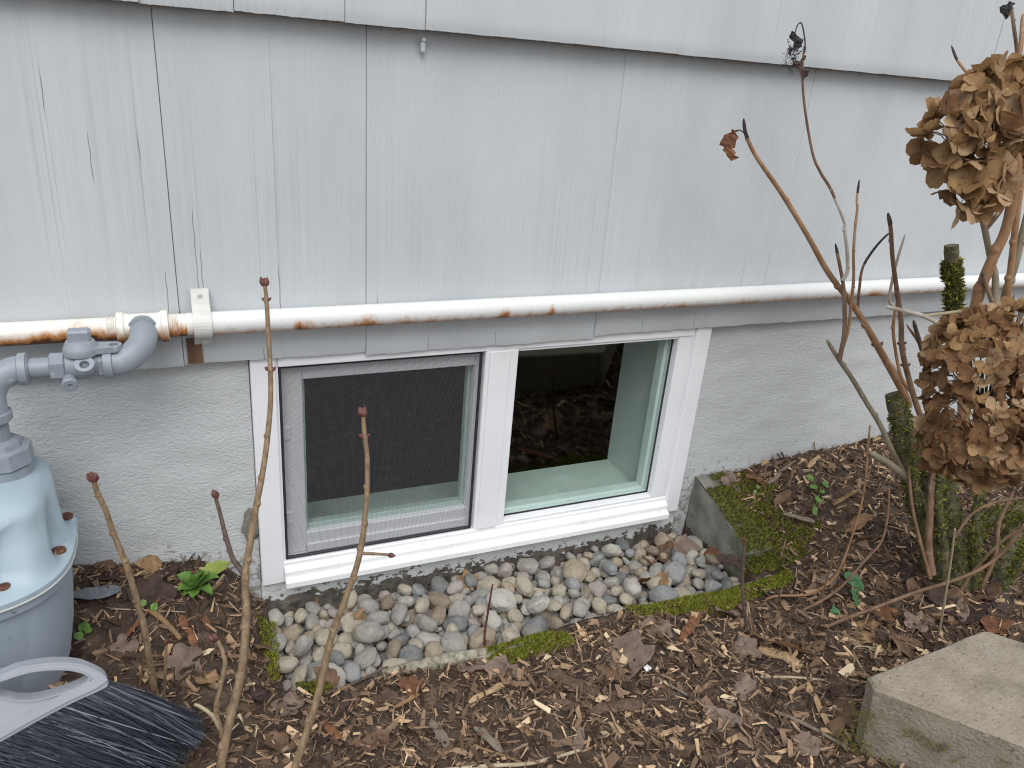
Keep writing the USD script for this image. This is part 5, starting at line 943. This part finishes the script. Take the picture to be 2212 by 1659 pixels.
for k_, (p_, a_, b_, r0_, r1_, m_) in enumerate([([(2040, 1262), (2040, 1180), (2028, 1100), (2034, 1010), (2050, 930)], HB-.05, HB-.13, 9, 6, 'mossy_trunk'), ([(2104, 1268), (2112, 1190), (2108, 1110), (2122, 1040)], HB-.05, HB-.12, 10, 7, 'mossy_trunk'), ([(2120, 1270), (2150, 1200), (2158, 1130), (2190, 1060)], HB-.05, HB-.10, 5, 4, 'brown_cane'), ([(1992, 1120), (1975, 1030), (1990, 960), (2020, 920)], HB-.05, HB-.12, 8, 6, 'mossy_trunk'),
        ([(2062, 1160), (2100, 1110), (2150, 1085), (2215, 1075)], HB-.09, HB-.14, 3.5, 2.5, 'brown_cane'), ([(2010, 1250), (1985, 1160), (1970, 1090), (1962, 1010)], HB-.06, HB-.10, 4, 3, 'brown_cane'), ([(2075, 1275), (2110, 1225), (2170, 1165), (2230, 1130)], HB-.08, HB-.16, 4, 3, 'brown_cane'), ([(2150, 1280), (2185, 1240), (2215, 1180)], HB-.05, HB-.1, 8, 6, 'mossy_trunk')]):
    Cb, Rb, qb_ = cane(hy, 'stem', p_, a_, b_, r0_, r1_, m_, (.3, .7), 1.12, seed=110+k_, wob=.15)
    if m_ == 'mossy_trunk': tag(obj('moss', mossy(Cb, Rb, 900, (.003, .009), 120+k_), 'dark_moss', qb_, smooth=False, rnd=4), kind='stuff')
cane(hy, 'stem', [(2080, 1000), (2085, 800), (2108, 661), (2122, 614), (2144, 559), (2173, 494), (2192, 400), (2200, 330)], 1.25, 1.05, 12, 10, 'orange_cane', (.4, .62, .85), 1.12, seed=94)
cane(hy, 'stem', [(2150, 800), (2150, 690), (2129, 610), (2121, 590)], 1.16, 1.12, 5.2, 4, 'brown_cane', (.5,), 1.2, seed=95, tip=('black_tip', .12))
cane(hy, 'stem', [(2170, 800), (2177, 632), (2184, 577), (2193, 494), (2205, 400), (2212, 300)], 1.2, 1.08, 7.5, 6, 'orange_cane', (.3, .55, .8), 1.2, seed=97)
cane(hy, 'stem', [(2140, 800), (2169, 647), (2191, 577), (2210, 500), (2225, 440)], 1.22, 1.12, 8.5, 7, 'grey_cane', (.4, .7), 1.2, seed=98)
cane(hy, 'stem', [(2148, 670), (2150, 600), (2140, 560), (2128, 500), (2113, 440)], 1.15, 1.12, 7.5, 6, 'grey_cane', (.5,), 1.2, seed=99)
cane(hy, 'stem', S7([(1950, 1510), (2060, 1370), (2100, 1260), (2115, 1160), (2110, 1040)])+[(2180, 300), (2198, 150), (2189, 50), (2182, 8)], 1.13, 1.08, 5.5, 3.6, 'brown_cane', (.4, .6, .8, .9), 1.25, seed=100, tip=('black_tip', .06))
cane(hy, 'stem', [(2122, 215), (2122, 202), (2099, 169), (2069, 132), (2055, 99)], 1.12, 1.14, 4.0, 2.4, 'orange_cane', (.5,), 1.2, tip=('black_tip', .25), seed=101)
cane(hy, 'stem', [(2205, 300), (2200, 150), (2206, 90), (2210, 30)], 1.07, 1.07, 5.5, 4.5, 'orange_cane', (.4, .8), 1.3, seed=102)
node_buds(hy, C1, R1, (.24,), 3, .65); node_buds(hy, CT, RT, (.40, .47), 4, .65)
# withered leaves that still hang on the tips
C_, R_, lf = cane(hy, 'petiole', [(1606, 286), (1598, 281), (1588, 282)], 1.272, 1.26, 1.5, 1.0, 'black_tip')
def hang(c, L, w, down, mat, seed):
    V = []; F = []; n = 10; d = np.asarray(down, float)/np.linalg.norm(down); s = np.cross(d, CF); s /= np.linalg.norm(s); r = np.random.default_rng(seed)
    for i in range(n+1):
        t = i/n; ww = w*math.sin(math.pi*min(1, t*.93+.07))**.7*(1+.25*r.normal()); cc = c+d*L*t+s*.14*L*math.sin(t*4+seed)
        for k in (-1, -.4, .2, 1): V.append(cc+s*k*ww/2*(1.1 if k > 0 else .8)+CF*(.35*ww*(k*k-.3)*math.sin(2+t*6+seed)+.08*w*math.sin(i*2.3+k*3)))
        if i:
            for k in range(3): a = (i-1)*4+k; F += [(a, a+1, a+5), (a, a+5, a+4)]
    return obj('withered_leaf', (np.array(V), np.array(F)), mat, hy, smooth=40)
hang(at(1586, 281, d=1.26), .050, .030, -CU*1-CR*.18, 'russet_leaf', 3)
hang(at(1718, 68, d=1.26), .030, .020, -CU-CR*.1, 'black_leaf', 5)
hang(at(1735, 118, d=1.265), .028, .009, -CU-CR*.25, 'dark_leaf', 8)
hang(at(1727, 130, d=1.26), .034, .016, -CU+CR*.06, 'dark_leaf', 11)
hang(at(2184, 4, d=1.09), .026, .016, -CU-CR*.35, 'black_leaf', 9)
r = np.random.default_rng(77); net = []
for k in range(70):
    c = at(1714+r.normal(0, 7), 118+r.normal(0, 13), d=1.26+r.normal(0, .004)); net.append(tube(catmull(c+np.cumsum(r.normal(0, .0022, (6, 3)), 0), 12), .00035, 4))
tag(obj('skeleton_leaf', net, 'black_leaf', hy, smooth=True), 'blackened skeleton of a withered leaf', kind='stuff')

# dried flower heads, floret by floret
def floret(c, nrm, size, seed, mat, parent):
    r = np.random.default_rng(seed); n = np.asarray(nrm)/np.linalg.norm(nrm); a = np.cross(n, r.normal(0, 1, 3)); a /= np.linalg.norm(a); b = np.cross(n, a); V = []; F = []
    for q in range(4):
        w = q*math.pi/2+r.normal(0, .15); d = math.cos(w)*a+math.sin(w)*b; s = np.cross(n, d); cup = r.uniform(-.4, .8); L = size*r.uniform(.8, 1.12); W = L*r.uniform(.85, 1.1); o = len(V); tw = r.normal(0, .55); fold = r.uniform(.0, .8)
        for i in range(5):
            t = i/4; ww = W*(.12+.88*math.sin(math.pi*min(1, .10+t*.80)))*.5*(1.0 if t < .9 else .75)
            for k in (-1, -.4, .4, 1):
                x = L*t; lift = cup*L*t*t+fold*abs(k)*ww*.7+.05*L*math.sin(seed+k*4+i*2.4)
                V.append(c+d*x*(1-.25*abs(cup)*t)+s*(k*ww)+n*(lift+tw*k*ww*t))
        for i in range(4):
            for k in range(3):
                p = o+i*4+k; F += [(p, p+1, p+5), (p, p+5, p+4)]
    return obj('floret', (np.array(V), np.array(F)), mat, parent, smooth=50)
def head(blobs, nf, d0, size_px, seed, mats, lab, axis_px, ps=.6):
    r = np.random.default_rng(seed); cs = []; ns = []; B = [(at(px, py, d=d0+dd), rx*d0/FPX, ry_*d0/FPX, rz*d0/FPX) for px, py, dd, rx, ry_, rz in blobs]
    W = np.array([b[1]*b[2] for b in B]); W /= W.sum(); tries = 0
    while len(cs) < nf and tries < nf*60:
        tries += 1; b = B[r.choice(len(B), p=W)]; u = r.normal(0, 1, 3); u /= np.linalg.norm(u)
        if u[2] > .55: continue                                        # few on the far side
        p = b[0]+CR*u[0]*b[1]+CU*u[1]*b[2]+CF*u[2]*b[3]
        if any((((p-o[0])@CR/o[1])**2+((p-o[0])@CU/o[2])**2+((p-o[0])@CF/o[3])**2) < .8 for o in B if o is not b): continue
        if cs and np.min(np.linalg.norm(np.array(cs)-p, axis=1)) < size_px*.56*d0/FPX: continue
        cs.append(p); ns.append(CR*u[0]/b[1]+CU*u[1]/b[2]+CF*u[2]/b[3])
    core = at(*axis_px, d=d0+.02)
    hd = obj('flower_head', [tube(catmull([core, (core+B[0][0])/2+CF*.005, B[0][0]], 8), .0022, 6)]+[tube(catmull([core*.45+b[0]*.55, (b[0]+c)/2, c], 5), .0007, 4) for c in cs for b in [min(B, key=lambda b: np.linalg.norm(b[0]-c))]], 'brown_cane', hy, smooth=True)
    tag(hd, lab)
    for k, (c, n) in enumerate(zip(cs, ns)):
        n = n/np.linalg.norm(n)+r.normal(0, .5, 3); floret(c-n*r.uniform(0, .008), n, size_px*r.uniform(.8, 1.15)*d0/FPX*ps, seed*1000+k, mats[int(r.choice(3, p=(.58, .27, .15)))], hd)
head([(2165, 228, .0, 92, 80, 70), (2075, 300, -.005, 82, 72, 62), (2110, 395, .0, 56, 66, 45), (2150, 310, .02, 70, 80, 50)], 165, 1.06, 52, 3, ('dry_petal', 'dry_petal_dark', 'dry_petal_pale'), 'upper dried flower head, light brown', (2118, 450), .80)
head([(2122, 800, 0, 118, 128, 105), (2118, 930, -.01, 116, 115, 105), (2185, 722, .0, 92, 70, 80)], 298, 1.0, 40, 4, ('dry_petal_dark', 'dry_petal', 'dry_petal_pale'), 'lower large dried flower head, darker brown', (2130, 1060), .66)

# ---------------------------------------------------------------- broom at the lower left
br = thing('broom', 'grey plastic angle broom with stiff black bristles lying at the lower left', 'broom')
pA, pB, pC = at(0, 1530, d=.895), at(232, 1475, d=.955), at(432, 1600, d=1.015)
bn = np.cross(pB-pA, pC-pA); bn /= np.linalg.norm(bn); bn = bn if bn@CF < 0 else -bn
e1 = (pB-pA)/np.linalg.norm(pB-pA); e2_ = np.cross(bn, e1)
def onp(px, py):
    v = ray(px, py); P = CAM+v*((pA-CAM)@bn)/(v@bn); return np.array([(P-pA)@e1, (P-pA)@e2_])
outer = [(-210, 1500), (-150, 1477), (-60, 1464), (0, 1453), (44, 1437), (109, 1427), (166, 1429), (206, 1443), (228, 1457), (232, 1475), (215, 1487), (153, 1515), (66, 1561), (0, 1598), (-90, 1648), (-200, 1710), (-280, 1745), (-300, 1700)]
hole = [(0, 1466), (66, 1446), (131, 1441), (172, 1447), (190, 1457), (184, 1467), (153, 1482), (88, 1502), (44, 1505), (0, 1498), (-60, 1500), (-90, 1490), (-50, 1474)]
po = catmull([onp(*q) for q in outer+outer[:1]], 90)[:-1]; ph_ = catmull([onp(*q) for q in hole+hole[:1]], 60)[:-1]
def plate(pg, z0, z1, ch):
    a = trimesh.creation.extrude_polygon(pg, (z1-z0)-2*ch); a.apply_translation((0, 0, z0+ch)); out = [a]
    b = pg.buffer(-ch*.8)
    if not b.is_empty:
        for g in getattr(b, 'geoms', [b]):
            c = trimesh.creation.extrude_polygon(g, z1-z0); c.apply_translation((0, 0, z0)); out.append(c)
    v, f = join(out); return pA+v[:, :1]*e1+v[:, 1:2]*e2_+v[:, 2:]*bn, f
pgo = sg.Polygon(po).buffer(0); pgh = sg.Polygon(ph_).buffer(0)
ring = pgo.difference(pgh)
obj('head', plate(ring, -.016, .010, .002), 'broom_plastic', br, smooth=30)
lower_edge = [(232, 1475), (215, 1487), (153, 1515), (66, 1561), (0, 1598), (-90, 1648), (-200, 1710)]
band = sg.LineString([onp(px-12, py-16) for px, py in lower_edge]).buffer(.006)
obj('rib', plate(band.intersection(pgo).buffer(0), .0101, .0135, .0012), 'broom_plastic', br, smooth=30)
lip = sg.LineString(list(ph_)+[ph_[0]]).buffer(.0018).difference(pgh)
obj('grip_lip', plate(lip.buffer(0), .0101, .0125, .0006), 'broom_plastic', br, smooth=30)
r = np.random.default_rng(12); LE = catmull([onp(*q) for q in lower_edge], 200); TE = catmull([onp(*q) for q in [(440, 1556), (428, 1590), (405, 1622), (372, 1656), (320, 1710), (240, 1780), (150, 1850)]], 200)
bris = []
for k in range(2300):
    t = r.uniform(0, 1)**1.0; i = int(t*199); j = min(199, max(0, int((t*.93+.035+r.normal(0, .07))*199)))
    a2, b2 = LE[i], TE[j]; dirb = b2-a2; b2 = a2+dirb*r.uniform(.80, 1.03); lay = r.uniform(-.013, .006)
    A3 = pA+a2[0]*e1+a2[1]*e2_+bn*lay-((dirb[0]*e1+dirb[1]*e2_)*.03); B3 = pA+b2[0]*e1+b2[1]*e2_+bn*(lay*1.6+r.normal(0, .005))
    mid = (A3*.45+B3*.55)+bn*r.normal(.004, .003)+np.array([0, 0, .004])+r.normal(0, .0012, 3)
    E3 = B3+np.array([0, 0, -.004])+r.normal(0, .002, 3)
    bris.append(tube(catmull([A3, mid, E3], 6), np.array([.00065]*5+[.0004]), 4, cap=False))
tag(obj('bristles', bris, 'bristle', br, smooth=True, rnd=24), 'black bristles, greying and splayed at the tips', kind='stuff')
